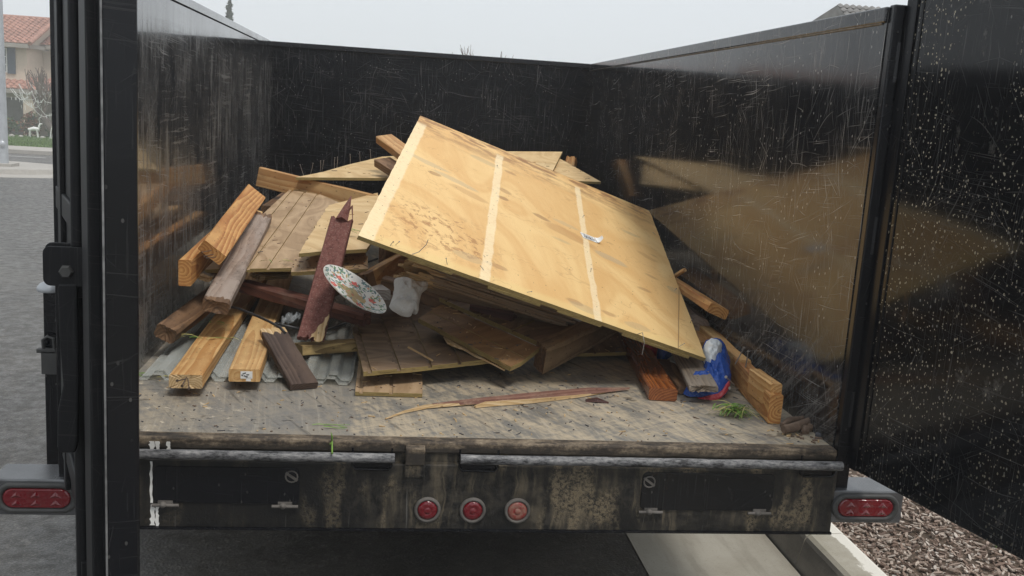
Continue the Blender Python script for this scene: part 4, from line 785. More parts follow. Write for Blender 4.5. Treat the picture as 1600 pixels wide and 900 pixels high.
board('stick', 'thin wooden stick poking out past the right edge of the big plywood', (0.938,1.3,0.2867), (0.911,1.35,0.248), .018, .014, 0, ['tan'], 'stick', over=.1)
board('board', 'low board end peeking out just above the blue bag by the right wall', (0.9355,0.91,0.075), (0.9401,1.065,0.08), .07, .03, 0, ['tan'], 'lumber', over=.2)

# long splinter and small stuff on the floor
def wedge(name, label, pts, ws, h, mat):
    mb = MB(); vs = []; n = len(pts)
    for i, (p, w) in enumerate(zip(pts, ws)):
        p = Vector(p); d = (Vector(pts[min(i + 1, n - 1)]) - Vector(pts[max(i - 1, 0)])); d.z = 0; d.normalize(); s = Vector((-d.y, d.x, 0)) * w
        hh = h * min(1, w / max(ws) + .15); vs += [p - s, p - s * .7 + Vector((0, 0, hh)), p + s * .8 + Vector((0, 0, hh * .9)), p + s]
    mb.add(vs, [(i * 4 + k_, i * 4 + (k_ + 1) % 4, i * 4 + 4 + (k_ + 1) % 4, i * 4 + 4 + k_) for i in range(n - 1) for k_ in range(4)]); mb.f += [(3, 2, 1, 0), (4 * n - 4, 4 * n - 3, 4 * n - 2, 4 * n - 1)]; mb.mi += [0, 0]; mb.sm += [False, False]
    F = frame(pts[0], Vector(pts[-1]) - Vector(pts[0]), (0, 0, 1)); return tag(obj(name, mb, mat, None, F), label, 'splinter')
wedge('splinter', 'long splinter of red painted wood lying across the bare front floor', [(-0.103,0.2746,0.006), (0.0199,0.3097,0.006), (0.2025,0.3771,0.006), (0.3967,0.4488,0.006), (0.5409,0.5048,0.006)], [.004, .010, .014, .014, .003], .016, 'fadedred')
wedge('splinter', 'pale split strip lying along the front side of the long red splinter', [(0.0213,0.2788,0.002), (0.0575,0.3004,0.002), (0.198,0.3438,0.002), (0.3485,0.4096,0.002), (0.4527,0.4672,0.002)], [.004, .010, .008, .005, .002], .012, 'splinter')
wedge('splinter', 'thin curved pale sliver trailing left from the long red splinter', [(-0.2392,0.1529,0.002), (-0.1889,0.2141,0.002), (-0.1237,0.2641,0.003), (-0.0574,0.2847,0.004), (0.0592,0.3194,0.004)], [.0015, .004, .008, .007, .003], .008, 'splinter')
wedge('wood_chip', 'dark red bark chip on the floor at the end of the long splinter', [(0.3728,0.378,0), (0.406,0.3746,0.004), (0.4424,0.3641,0)], [.008, .015, .004], .008, 'maroon')
M['stick'] = flat('brown_bark', (.15, .1, .07), .8, 0, .4, 60, .5)
f = MB(); f.tube([(0.8954,0.0991,0.016), (0.9289,0.1066,0.02), (0.9965,0.1635,0.02), (1.064,0.229,0.02)], [.013, .014, .012, .011], 9); tag(obj('stick', f, 'stick'), 'thick brown stick in the right rear corner of the bed', 'stick')
f = MB(); f.tube([(0.9086,0.1402,0.014), (0.9445,0.1717,0.02), (0.9826,0.1864,0.02), (1.044,0.2523,0.014)], [.008, .012, .009, .005], 8); tag(obj('stick', f, 'stick'), 'curled bark lying behind the thick brown stick', 'bark')
f = MB()
for q in ((0.9691,0.1159,0.01), (0.9915,0.1403,0.01), (1.009,0.1531,0.01)): c = Vector(q); f.lathe([(0, -.012), (.012, -.006), (.015, .003), (.008, .011), (0, .013)], Matrix.Translation(c) @ Matrix.Rotation(q[0] * 40, 4, 'X'), 7, smooth=False)
tag(obj('mud_clod', f, 'stick'), 'crumbled mud clods against the thick brown stick', 'clod')
f = MB(); c = Vector((1.006,0.085,0.006)); Rz = Matrix.Rotation(R(-35), 3, 'Z'); f.box(c, (.034, .02, .009), Rz); t_ = tag(obj('plastic_tag', f, 'print', None, None, .002), 'small black plastic tag with light marks in the right rear corner', 'tag')
f = MB()
for i in (-1, 0, 1): f.box(c + Rz @ Vector((i * .006 + .002, 0, .0055)), (.0016, .009, .0012), Rz)
for i in (0,): f.box(c + Rz @ Vector((.005, 0, .0055)), (.006, .0016, .0012), Rz)
M['pale_blue'] = flat('pale_blue_print', (.35, .5, .65), .5, 0, .1); obj('tag_print', f, 'pale_blue', t_)
f = MB(); rr = random.Random(21)
for i in range(16):
    c = Vector((rr.uniform(.9, .995), rr.uniform(.03, .13), .002)); a = rr.uniform(0, 6); f.box(c, (rr.uniform(.006, .022), rr.uniform(.004, .01), .003), Matrix.Rotation(a, 3, 'Z') @ Matrix.Rotation(rr.uniform(-.3, .3), 3, 'X'), rr.choice((0, 0, 1)))
tag(obj('wood_crumbs', f, ['stick', 'splinter'], kind='stuff'), 'scatter of bark and chip crumbs in the right rear corner', 'crumbs')
M['grass_b'] = flat('cut_grass_green', (.13, .24, .035), .55, 0, .5, 30); M['grass_y'] = flat('cut_grass_yellow', (.4, .36, .12), .6, 0, .3, 30)
def clump(c, n, rr, L0, L1, sp, hz):
    mb = MB()
    for _ in range(n):
        a = rr.gauss(0.1, .55) + (3.14 if rr.random() < .4 else 0); L = rr.uniform(L0, L1); p = Vector(c) + Vector((rr.gauss(0, sp), rr.gauss(0, sp * .55), rr.uniform(.002, hz))); d = Vector((math.cos(a), math.sin(a), 0)); s = Vector((-d.y, d.x, 0)) * rr.uniform(.0012, .0028); bend = rr.uniform(-.4, .4); vs = []
        for k_ in range(6):
            t = k_ / 5; q = p + d * L * (t - .5) + Vector((-d.y, d.x, 0)) * bend * L * (t - .5) ** 2 + Vector((0, 0, max(-p.z + .002, hz * .6 * math.sin(3.14 * t) - .01 * t))); w = 1 - abs(2 * t - .8) * .75; vs += [q - s * w, q + s * w + Vector((0, 0, .001))]
        mb.add(vs, [(2 * i, 2 * i + 1, 2 * i + 3, 2 * i + 2) for i in range(5)], 1 if rr.random() < .3 else 0, True)
    return mb
tag(obj('grass_clump', clump((0.8111,0.2654,0), 90, random.Random(31), .04, .1, .022, .028), ['grass_b', 'grass_y']), 'clump of cut green grass on the floor before the blue bag', 'grass clump')
tag(obj('grass_clump', clump((-0.3897,1.25,0.3771), 10, random.Random(32), .04, .09, .012, .012), ['grass_b', 'grass_y']), 'green grass tuft on the pale plywood beside the peeling red board', 'grass clump')
for c, n, sd, lb in (((-0.8289,0.9451,0.075), 9, 41, 'grass blades lying across the middle of the leftmost yellow stud'), ((-0.8746,0.7564,0.075), 7, 42, 'few grass blades on the left edge of the leftmost yellow stud'), ((-0.6143,1.08,0.2815), 7, 43, 'grass blades on the front edge of the tan grooved siding'), ((-0.3786,0.0782,0), 5, 44, 'grass blades flat on the bare floor just behind the rear lip'),
                     ((-0.7664,0.7184,0.075), 6, 46, 'grass blades between the two yellow studs'), ((-0.9182,0.4967,0.004), 10, 45, 'grass blades at the front left corner of the clear sheet'), ((-0.73,1.505,0.085), 5, 47, 'grass blades at the back of the two yellow studs')):
    tag(obj('grass_clipping', clump(c, n, random.Random(sd), .02, .07, .04, .006), ['grass_b', 'grass_y']), lb, 'grass clipping', 'scattered grass clippings')
f = MB(); f.tube([(-0.3776,-0.0528,0), (-0.3756,-0.03,-0.0012), (-0.3737,-0.045,0.0179), (-0.3776,-0.04,0.0281)], [.002, .003, .0028, .0006], 4); f.tube([(-0.3702,-0.09,-0.0119), (-0.3729,-0.055,0.0077)], [.003, .0025], 4); tag(obj('grass_sprig', f, 'grass_b'), 'single upright green blade of grass at the rear lip above the left pipe', 'grass')
# fine debris all over the floor front
f = MB(); rr = random.Random(77)
for i in range(420):
    x = rr.uniform(-.95, .95); y_ = rr.uniform(.01, .7) ** 1; a = rr.uniform(0, 6.28); L = rr.choice((rr.uniform(.002, .006), rr.uniform(.004, .02))); f.box((x, y_, .0015), (L, rr.uniform(.0012, .004), .002), Matrix.Rotation(a, 3, 'Z') @ Matrix.Rotation(rr.uniform(-.3, .3), 3, 'Y'), rr.choice((0, 0, 1, 1, 2)))
tag(obj('floor_debris', f, ['print', 'splinter', 'stick'], kind='stuff'), 'fine wood crumbs and dark specks strewn on the bare front floor', 'debris')
M['cable'] = flat('black_cable', (.02, .02, .022), .4, 0, .2)
f = MB(); f.tube([(-0.8072,0.9,0.151), (-0.735,0.8,0.1614), (-0.6612,0.68,0.1663), (-0.6138,0.62,0.1624), (-0.5705,0.55,0.1593), (-0.5517,0.5,0.1555)], .0045, 8); tag(obj('cable', f, 'cable'), 'bent black cable lying over the two yellow studs', 'cable')
f = MB(); f.tube([(-0.6295,0.95,0.0812), (-0.5605,0.92,0.0745), (-0.4773,1,0.0402), (-0.3953,1.2,0.0333)], .005, 8); f.tube([(-0.4044,1.3,0.1754), (-0.359,1.35,0.2319), (-0.286,1.4,0.2552)], .004, 8); tag(obj('cable', f, 'cable'), 'black cable loops in the dark gap behind the red board', 'cable')
b = NB('clear_film'); b.set(Base_Color=(.45, .48, .5), Roughness=.15); tr_ = b.n('BsdfTransparent'); mxs = b.n('MixShader'); mxs.inputs[0].default_value = .3; b.t.links.new(tr_.outputs[0], mxs.inputs[1]); b.t.links.new(b.p.outputs[0], mxs.inputs[2]); b.t.links.new(mxs.outputs[0], b.out.inputs[0]); M['film'] = b.m

# ---- soft things: crumpled bags and cloth, each a closed shape with folds
def puffy(mb, outline, center, depth, back, seed, fold=.35, fs=9., nr=9, mi=0, sub=4, mi_fn=None):
    """outline: world points round the thing; centre is pushed forward along the outline's normal"""
    P = [Vector(p) for p in outline]; n = len(P); O = []
    for i in range(n):
        a, b1, c1, d1 = P[i - 1], P[i], P[(i + 1) % n], P[(i + 2) % n]
        for k_ in range(sub):
            t = k_ / sub; O.append(.5 * ((2 * b1) + (c1 - a) * t + (2 * a - 5 * b1 + 4 * c1 - d1) * t * t + (3 * b1 - a - 3 * c1 + d1) * t ** 3))
    C = Vector(center); nrm = Vector((0, 0, 0))
    for i in range(len(O)): nrm += (O[i] - C).cross(O[(i + 1) % len(O)] - C)
    nrm.normalize()
    if nrm.y > 0: nrm = -nrm
    m_ = len(O)
    for side, dep in ((1, depth), (-1, back)):
        vs = []; fs_ = []; mi_l = []
        for r_ in range(nr + 1):
            t = r_ / nr
            for p in O:
                q = C.lerp(p, t); h = math.sqrt(max(0, 1 - t * t)) * dep
                s = q * fs; rd_ = 1 - abs(mnoise.noise(s + Vector((seed, 0, 0)))) * 2; rd2 = 1 - abs(mnoise.noise(s * 2.3 + Vector((0, seed, 0)))) * 2
                k_ = math.sin(math.pi * min(1, t * 1.0)) if t > .5 else 1
                h += side * 0 + dep * fold * (rd_ * .6 + rd2 * .4) * (1 - t ** 4)
                q = q + nrm * side * h + (Vector((mnoise.noise(s * 1.7), 0, mnoise.noise(s * 1.7 + Vector((5, 5, 5))))) * .006 if t == 1 else Vector((0, 0, 0)))
                q.z = max(q.z, .002); vs.append(q)
        for r_ in range(nr):
            for i in range(m_):
                i2 = (i + 1) % m_; fc = (r_ * m_ + i, r_ * m_ + i2, (r_ + 1) * m_ + i2, (r_ + 1) * m_ + i); fs_.append(fc if side > 0 else fc[::-1])
        o_ = len(mb.v); mb.v += [tuple(p) for p in vs]; mb.f += [tuple(i + o_ for i in f_) for f_ in fs_]
        for f_ in fs_:
            c_ = sum((vs[i] for i in f_), Vector()) / 4; mb.mi.append(mi_fn(c_) if mi_fn else mi); mb.sm.append(True)
    return mb
def plastic(name, c, rough, trans=0., crink=.6, var=.12):
    b = NB(name); v = b.obj(); w = b.noise(v, 22, 3, .6, 1.2); w2 = b.noise(v, 55, 3, .6, .8)
    h = b.math('ADD', b.math('ABSOLUTE', b.math('SUBTRACT', w, .5)), b.mul(b.math('ABSOLUTE', b.math('SUBTRACT', w2, .5)), .4)); dn = b.noise(v, 12, 4, .65)
    b.set(Base_Color=b.mix(b.mul(b.step(dn, .5, .7), var * 2), c, tuple(q * .5 for q in c)), Roughness=rough, Normal=b.bump(h, crink, .02), Transmission_Weight=trans); return b.m
M['wbag'] = plastic('white_plastic_film', (.6, .6, .585), .4, 0, .7, .3); M['bluebag'] = plastic('blue_printed_plastic', (.012, .07, .34), .26, 0, .8); M['redbag'] = plastic('red_printed_plastic', (.42, .035, .05), .3, 0, .8); M['inbag'] = plastic('white_inner_plastic', (.72, .74, .75), .35, 0, .6); M['cloth'] = plastic('gray_fabric', (.3, .31, .3), .85, 0, .9, .3)
f = MB(); puffy(f, [(-0.2205,0.72,0.297), (-0.1873,0.72,0.3048), (-0.1482,0.74,0.2878), (-0.1154,0.76,0.2834), (-0.1133,0.74,0.2676), (-0.1369,0.7,0.2484), (-0.1461,0.66,0.1963), (-0.1609,0.66,0.2022), (-0.1664,0.66,0.1849), (-0.1957,0.65,0.1881), (-0.2189,0.65,0.2021), (-0.2381,0.66,0.2183), (-0.2266,0.68,0.2402), (-0.2239,0.7,0.2749)], (-0.181,0.69,0.2465), .026, .02, 3, 1.15, 24., nr=14)
tag(obj('plastic_bag', f, 'wbag'), 'crumpled dirty white plastic bag hanging under the near edge of the big plywood', 'plastic bag')
f = MB(); f.tube([(-0.146,0.665,0.1974), (-0.1602,0.66,0.1873), (-0.1704,0.66,0.1826)], [.004, .003, .001], 5)
# blue white and red bag at the right
bx = Vector((0.8717,0.6434,0.06))
oB = [(0.8634,0.72,0.1216), (0.8946,0.72,0.1318), (0.9218,0.7,0.1148), (0.9117,0.63,0.0873), (0.8922,0.54,0.0558), (0.8617,0.47,0.0295), (0.8277,0.44,0.0098), (0.7933,0.43,0.0013), (0.7453,0.44,0.0054), (0.7077,0.45,0.0099), (0.7319,0.49,0.0178), (0.7876,0.55,0.017), (0.8257,0.66,0.0541), (0.8407,0.7,0.1008)]
f = MB(); puffy(f, oB, (0.8367,0.56,0.0419), .034, .03, 5, .9, 20., nr=16)
bb = tag(obj('plastic_bag', f, 'bluebag'), 'crumpled blue white and red plastic bag between the gray plank and the right wall stud', 'plastic bag')
f = MB(); puffy(f, [(0.8358,0.66,0.1331), (0.8731,0.66,0.1434), (0.8859,0.64,0.1286), (0.8682,0.6,0.1027), (0.8437,0.565,0.0759), (0.8213,0.56,0.0634), (0.8128,0.61,0.0894)], (0.8387,0.6,0.1083), .018, .01, 8, 1.3, 26., nr=12)
obj('white_lining', f, 'inbag', bb)
f = MB(); puffy(f, [(0.8632,0.47,0.0553), (0.8581,0.455,0.0339), (0.8246,0.425,0.01), (0.788,0.42,0), (0.7467,0.43,0.0022), (0.7929,0.432,0.0113), (0.824,0.44,0.0246), (0.8458,0.46,0.0449)], (0.8314,0.436,0.0217), .006, .004, 4, .5, 20.)
obj('red_band', f, 'redbag', bb)
f = MB(); puffy(f, [(0.7095,1,0.0501), (0.7633,0.98,0.0495), (0.7717,0.95,0.0279), (0.7366,0.9,-0.0039), (0.6974,0.9,0.0045), (0.6891,0.95,0.0252)], (0.725,0.93,0.0266), .03, .03, 2, .5, 14.)
puffy(f, [(0.7559,0.97,0.0468), (0.8095,0.95,0.0414), (0.8201,0.93,0.0224), (0.7785,0.88,0.0028), (0.7403,0.86,-0.0074), (0.7372,0.9,0.0154)], (0.7725,0.9,0.0238), .03, .03, 6, .5, 14., mi=1)
tag(obj('plastic_bag', f, ['redbag', 'bluebag']), 'red and blue plastic wrapper in the shadow under the big plywood by the red stud', 'plastic bag')
f = MB(); puffy(f, [(0.7407,0.83,0.0008), (0.7642,0.85,0.0127), (0.796,0.88,0.0202), (0.8305,0.88,0.0116), (0.8313,0.83,-0.0036), (0.8032,0.78,-0.0165), (0.767,0.75,-0.0231), (0.7466,0.78,-0.0112)], (0.7738,0.79,0.0033), .03, .03, 7, .7, 20.)
for p in ((0.7382,0.755,0.0025), (0.7573,0.755,-0.0039), (0.7751,0.755,0.0036), (0.7944,0.755,-0.0028)):
    p = Vector(p); f.tube([p, p + Vector((.008, -.004, .022))], [.005, .004], 6)
tag(obj('work_glove', f, 'cloth'), 'crumpled gray fabric glove between the red stud and the gray plank', 'glove')

# ---- floral plate leaning on the peeling red board
pc = Vector((-0.3577,0.7,0.2502)); cr, cu, cf = Vector((0.99059, -0.12123, 0.06353)), Vector((-0.04034, 0.18497, 0.98192)), Vector((0.13079, 0.97524, -0.17834))
vd = (Vector((-.2604, -2.4697, .8662)) - pc).normalized(); pd_ = (cr * .60 + cu * .80); pd_ = (pd_ - vd * pd_.dot(vd)).normalized(); pn_ = vd * .33 + pd_ * .944
FPL = frame(pc, cr * .78 - cu * .62, pn_); PR = .1225
def plz(r): return .0 if r < .082 else .016 * ((r - .082) / .04) ** 1.3
M['plate'] = flat('white_paper_plate', (.78, .78, .75), .45, 0, .05, 30)
f = MB(); pr_ = [(0, 0)] + [(r, plz(r)) for r in (.03, .06, .082, .09, .1, .11, PR)]
f.lathe(pr_, None, 48); f.lathe([(r, z - .0012) for r, z in pr_][::-1], None, 48); f.lathe([(PR, plz(PR)), (PR, plz(PR) - .0012)][::-1], None, 48)
pl_ = tag(obj('paper_plate', f, 'plate', None, FPL, local=True), 'white floral paper plate leaning against the peeling red board', 'plate')
for nm, c in (('print_teal', (.1, .28, .27)), ('print_gray', (.16, .24, .26)), ('print_green', (.13, .27, .13)), ('print_coral', (.68, .13, .12)), ('print_tan', (.5, .38, .2)), ('print_peach', (.72, .42, .28))): M[nm] = flat(nm, c, .55, 0, .12, 60, 0)
f = MB(); rr = random.Random(15); lay = [0]
def decal(pts, mi):
    lay[0] += 1; e = .0004 + (lay[0] % 7) * .00008
    vs = []
    for x, y_ in pts:
        r = math.hypot(x, y_); k_ = min(1, (PR - .002) / r) if r else 1; vs.append((x * k_, y_ * k_, plz(r * k_) + e))
    cx = sum(v[0] for v in vs) / len(vs); cy = sum(v[1] for v in vs) / len(vs); vs.append((cx, cy, plz(math.hypot(cx, cy)) + e)); n_ = len(pts); f.add(vs, [(i, (i + 1) % n_, n_) for i in range(n_)], mi)
def leaf(x, y_, a, L, w, mi):
    pts = [(t * L, w * math.sin(math.pi * t) * s) for s, seq in ((1, (0, .25, .5, .75)), (-1, (1, .75, .5, .25))) for t in seq]; ca, sa = math.cos(a), math.sin(a); decal([(x + px * ca - py * sa, y_ + px * sa + py * ca) for px, py in pts], mi)
def flower(x, y_, s, mi):
    for k_ in range(5): leaf(x, y_, .5 + k_ * 1.2566, s, s * .36, mi)
for k_ in range(16): a, r = rr.uniform(0, 6.28), rr.uniform(.01, .07); decal([(r * math.cos(a) + rr.uniform(.014, .026) * math.cos(t * .785), r * math.sin(a) + rr.uniform(.01, .022) * math.sin(t * .785)) for t in range(8)], 4)
for k_ in range(190):
    a = rr.uniform(0, 6.28); r = PR * math.sqrt(rr.random()) * .98; leaf(r * math.cos(a), r * math.sin(a), rr.uniform(0, 6.28), rr.uniform(.012, .026), rr.uniform(.002, .0042), rr.choice((0, 0, 1, 1, 2, 2, 4)))
for k_ in range(16):
    a = k_ * .3927 + rr.uniform(-.1, .1); 
    for j in range(4): leaf((PR - .022 + .004 * j) * math.cos(a + .04 * j), (PR - .022 + .004 * j) * math.sin(a + .04 * j), a + (1.1 if j % 2 else -.9), .012, .0026, rr.choice((0, 1, 2)))
for x, y_ in ((-.068, .03), (.0, -.015), (.062, .048), (.05, -.055), (-.02, .075), (-.06, -.05)): flower(x, y_, .017, 3); flower(x + .002, y_, .007, 5)
for k_ in range(14): a, r = rr.uniform(0, 6.28), rr.uniform(.02, .11); flower(r * math.cos(a), r * math.sin(a), .006, rr.choice((3, 5)))
obj('floral_print', f, ['print_teal', 'print_gray', 'print_green', 'print_coral', 'print_tan', 'print_peach'], pl_, FPL, local=True)
f = MB(); c0 = Vector((-0.6057,0.93,0.098)); c1 = Vector((-0.5446,0.98,0.1031)); 
f.grid(lambda u, v: c0.lerp(c1, u) + Vector((0, -.05 * v + .03, .03 * mnoise.noise(Vector((u * 4, v * 5, 1))) + .012 * mnoise.noise(Vector((u * 11, v * 9, 4))))), 14, 10)
tag(obj('plastic_film', f, 'film'), 'scrap of clear plastic film in the gap left of the red board', 'film')

# crumbs and bits lying on the sheets of the load
f = MB(); rr = random.Random(55)
def inside(p, poly):
    c = False
    for i in range(len(poly)):
        (x1, y1), (x2, y2) = poly[i], poly[i - 1]
        if (y1 > p[1]) != (y2 > p[1]) and p[0] < (x2 - x1) * (p[1] - y1) / (y2 - y1) + x1: c = not c
    return c
for nm, poly in POLY.items():
    xs_ = [p[0] for p in poly]; ys_ = [p[1] for p in poly]; Fm = W[nm]; R3 = Fm.to_3x3()
    for _ in range(60):
        p = (rr.uniform(min(xs_), max(xs_)), rr.uniform(min(ys_), max(ys_)))
        if not inside(p, poly): continue
        L = rr.choice((rr.uniform(.002, .007), rr.uniform(.004, .03))); f.box(Fm @ Vector((p[0], p[1], .0015)), (L, rr.uniform(.001, .003), .002), R3 @ Matrix.Rotation(rr.uniform(0, 6.28), 3, 'Z'), rr.choice((0, 1, 1, 2, 2)))
tag(obj('wood_litter', f, ['print', 'splinter', 'stick'], kind='stuff'), 'fine wood splinters and dirt specks strewn over the siding sheets', 'debris')
# =================================================================== BEHIND
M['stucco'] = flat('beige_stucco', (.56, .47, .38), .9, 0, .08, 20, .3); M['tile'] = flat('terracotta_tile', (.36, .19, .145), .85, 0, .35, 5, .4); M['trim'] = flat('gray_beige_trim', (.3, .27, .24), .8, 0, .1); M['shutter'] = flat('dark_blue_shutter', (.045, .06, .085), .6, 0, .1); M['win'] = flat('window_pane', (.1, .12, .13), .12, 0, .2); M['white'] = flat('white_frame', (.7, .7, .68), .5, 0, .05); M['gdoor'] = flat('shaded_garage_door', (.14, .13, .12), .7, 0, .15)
M['lawn'] = flat('lawn_green', (.1, .16, .045), .9, 0, .35, 6, .6); M['side'] = flat('pale_sidewalk', (.36, .34, .31), .9, 0, .1, 8, .3)
def tiles(mb, x0, x1, y0, z0, y1, z1, n, ax='x', p=.34):
    """courses of barrel tiles running from the eave (y0,z0) up to the ridge (y1,z1)"""
    m_ = max(2, int((x1 - x0) / p))
    for r_ in range(n):
        for i in range(m_):
            xs_ = [x0 + (x1 - x0) * (i + t) / m_ for t in (0, .3, .5, .7, 1)]; hs = (.0, .2 * p, .26 * p, .2 * p, .0); vs = []
            for t, li in ((r_ / n, .05), ((r_ + 1.05) / n, .0)):
                for x, h in zip(xs_, hs): vs.append((x, y0 + (y1 - y0) * t, z0 + (z1 - z0) * t + h + li))
            mb.add(vs, [(k_, k_ + 1, k_ + 6, k_ + 5) for k_ in range(4)] + [(4, 3, 2, 1, 0)])
hx = Vector((-20.3, 56, gz(56)))
hs_ = empty('house', (-22, 56, gz(56)), 'hazy beige two storey house with terracotta tile roof across the street at left', 'house')
Gz = gz(56) - .1
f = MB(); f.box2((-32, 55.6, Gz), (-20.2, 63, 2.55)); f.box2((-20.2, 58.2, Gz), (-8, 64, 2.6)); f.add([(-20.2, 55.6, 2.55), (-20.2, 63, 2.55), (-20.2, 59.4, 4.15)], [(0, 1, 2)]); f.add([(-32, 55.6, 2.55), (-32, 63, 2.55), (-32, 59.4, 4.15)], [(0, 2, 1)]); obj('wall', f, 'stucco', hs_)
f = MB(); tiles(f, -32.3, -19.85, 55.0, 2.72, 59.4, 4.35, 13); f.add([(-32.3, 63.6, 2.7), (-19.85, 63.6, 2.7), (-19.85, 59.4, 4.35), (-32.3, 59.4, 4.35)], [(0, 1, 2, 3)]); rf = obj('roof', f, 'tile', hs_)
f = MB(); f.tube([(-32, 59.4, 4.38), (-19.8, 59.4, 4.38)], .1, 8); f.tube([(-19.8, 54.95, 2.78), (-19.8, 59.4, 4.4)], .12, 8); obj('ridge_tiles', f, 'tile', rf)
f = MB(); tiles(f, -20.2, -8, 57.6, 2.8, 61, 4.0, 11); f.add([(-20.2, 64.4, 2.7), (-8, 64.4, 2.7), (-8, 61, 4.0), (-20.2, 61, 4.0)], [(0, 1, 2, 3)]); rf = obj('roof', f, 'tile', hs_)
f = MB(); f.tube([(-20, 61, 4.03), (-8, 61, 4.03)], .1, 8); obj('ridge_tiles', f, 'tile', rf)
f = MB(); f.box2((-32.2, 55.0, 2.52), (-19.9, 55.15, 2.74)); f.box2((-20.0, 55.15, 2.52), (-19.88, 63, 2.74)); f.box2((-19.86, 57.6, 2.6), (-8, 57.75, 2.82)); obj('eave_trim', f, 'trim', hs_)
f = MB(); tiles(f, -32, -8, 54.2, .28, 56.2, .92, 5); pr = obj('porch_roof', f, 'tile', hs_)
f = MB(); f.box2((-32, 54.2, .08), (-8, 54.35, .3)); f.box2((-32, 54.36, .06), (-8, 58.1, .1)); obj('fascia', f, 'trim', pr)
for x in (-24.4, -19.75, -14):
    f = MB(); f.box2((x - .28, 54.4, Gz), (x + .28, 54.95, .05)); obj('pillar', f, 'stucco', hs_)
f = MB(); f.box2((-23.6, 55.5, Gz), (-20.35, 55.59, -.2)); gd = obj('garage_door', f, 'gdoor', hs_)
for i in range(4):
    f = MB(); f.box2((-23.55, 55.46, Gz + .25 + i * .5), (-20.4, 55.499, Gz + .68 + i * .5)); obj('panel', f, 'gdoor', gd)
f = MB(); f.box2((-22.2, 55.52, 1.15), (-21.2, 55.599, 2.45)); w_ = obj('window', f, 'white', hs_)
for i in range(2):
    for j in range(3): f = MB(); f.box2((-22.15 + i * .47, 55.505, 1.2 + j * .41), (-21.72 + i * .47, 55.519, 1.57 + j * .41)); obj('pane', f, 'win', w_)
f = MB(); f.box2((-21.18, 55.5, 1.1), (-20.78, 55.598, 2.5)); obj('shutter', f, 'shutter', hs_)
f = MB(); f.box2((-22.63, 55.5, 1.1), (-22.22, 55.598, 2.5)); obj('shutter', f, 'shutter', hs_)
# lawn, sidewalk and street corner
g = MB(); strip_mesh(-60, 0, [32.3, 35.4], .0, g); fs_ = MB()
f = MB(); ys_ = [32.3, 32.5, 35.7]; f.add([(x, y_, gz(y_) + h) for y_, h in ((32.3, -.05), (32.3, .13), (32.55, .15), (35.7, .15), (35.7, .0)) for x in (-70, 12)], [(2 * i, 2 * i + 1, 2 * i + 3, 2 * i + 2) for i in range(4)]); obj('sidewalk', f, 'side', kind='structure')
g = MB(); strip_mesh(-70, 12, [35.7, 38, 42, 48, 54, 70], .12, g); obj('lawn_soil', g, 'lawn', kind='structure')
gm = MB(); rr = random.Random(6)
for i in range(9000):
    y_ = rr.uniform(35.8, 54); x = -.34 * (y_ + 2.5) - 1.4 + rr.uniform(-3.2, 3.2); h = rr.uniform(.05, .11); z = gz(y_) + .115; w = .02; a = rr.uniform(0, 3.14); gm.add([(x - w * math.cos(a), y_ - w * math.sin(a), z), (x + w * math.cos(a), y_ + w * math.sin(a), z), (x + rr.uniform(-.04, .04), y_ + rr.uniform(-.04, .04), z + h)], [(0, 1, 2)])
obj('lawn_grass', gm, 'lawn', kind='stuff')
f = MB(); ic = Vector((-10.6, 21.4, 0)); pr = [(3.85, -.05), (3.8, .01), (3.1, .035), (3.06, .14), (2.95, .15), (0, .16)]; vs = []; n_ = 48
for r_, h in pr:
    for k_ in range(n_): a = 6.28318 * k_ / n_; x = ic.x + r_ * math.cos(a) * 1.0; y_ = ic.y + r_ * .75 * math.sin(a); vs.append((x, y_, gz(y_) + h))
f.add(vs, [(i * n_ + k_, i * n_ + (k_ + 1) % n_, (i + 1) * n_ + (k_ + 1) % n_, (i + 1) * n_ + k_) for i in range(len(pr) - 1) for k_ in range(n_)], 0, False); obj('kerb_island', f, 'side', kind='structure')
f = MB(); strip_mesh(-30, -10.9, [29.9, 30.1], .006, f); M['line'] = flat('road_paint', (.6, .6, .58), .7, 0, .1); obj('road_marking', f, 'line', kind='structure')
pb = Vector((-8.85, 20.9, gz(20.9) + .15))
sl_ = empty('street_lamp', pb, 'gray metal street lamp pole on the kerb corner at the far left edge', 'lamp post')
f = MB(); f.tube([pb + Vector((0, 0, .06)), pb + Vector((-.02, 0, 4)), pb + Vector((-.05, 0, 8.5))], [.125, .105, .075], 20); obj('pole', f, 'galv', sl_)
f = MB(); f.box(pb + Vector((.0, 0, .03)), (.52, .52, .08)); obj('base_plate', f, 'side', sl_)
f = MB(); f.lathe([(0, .02), (.075, .015), (.08, 0)], Matrix.Translation(pb + Vector((.03, -.12, .5))) @ FX, 16); obj('hand_hole_cover', f, 'galv', sl_)
f = MB(); f.tube([pb + Vector((-.05, 0, 8.4)), pb + Vector((.6, 0, 9.1)), pb + Vector((2.2, 0, 9.3))], .05, 8); f.box(pb + Vector((2.5, 0, 9.28)), (.8, .3, .12)); obj('lamp_arm', f, 'galv', sl_)
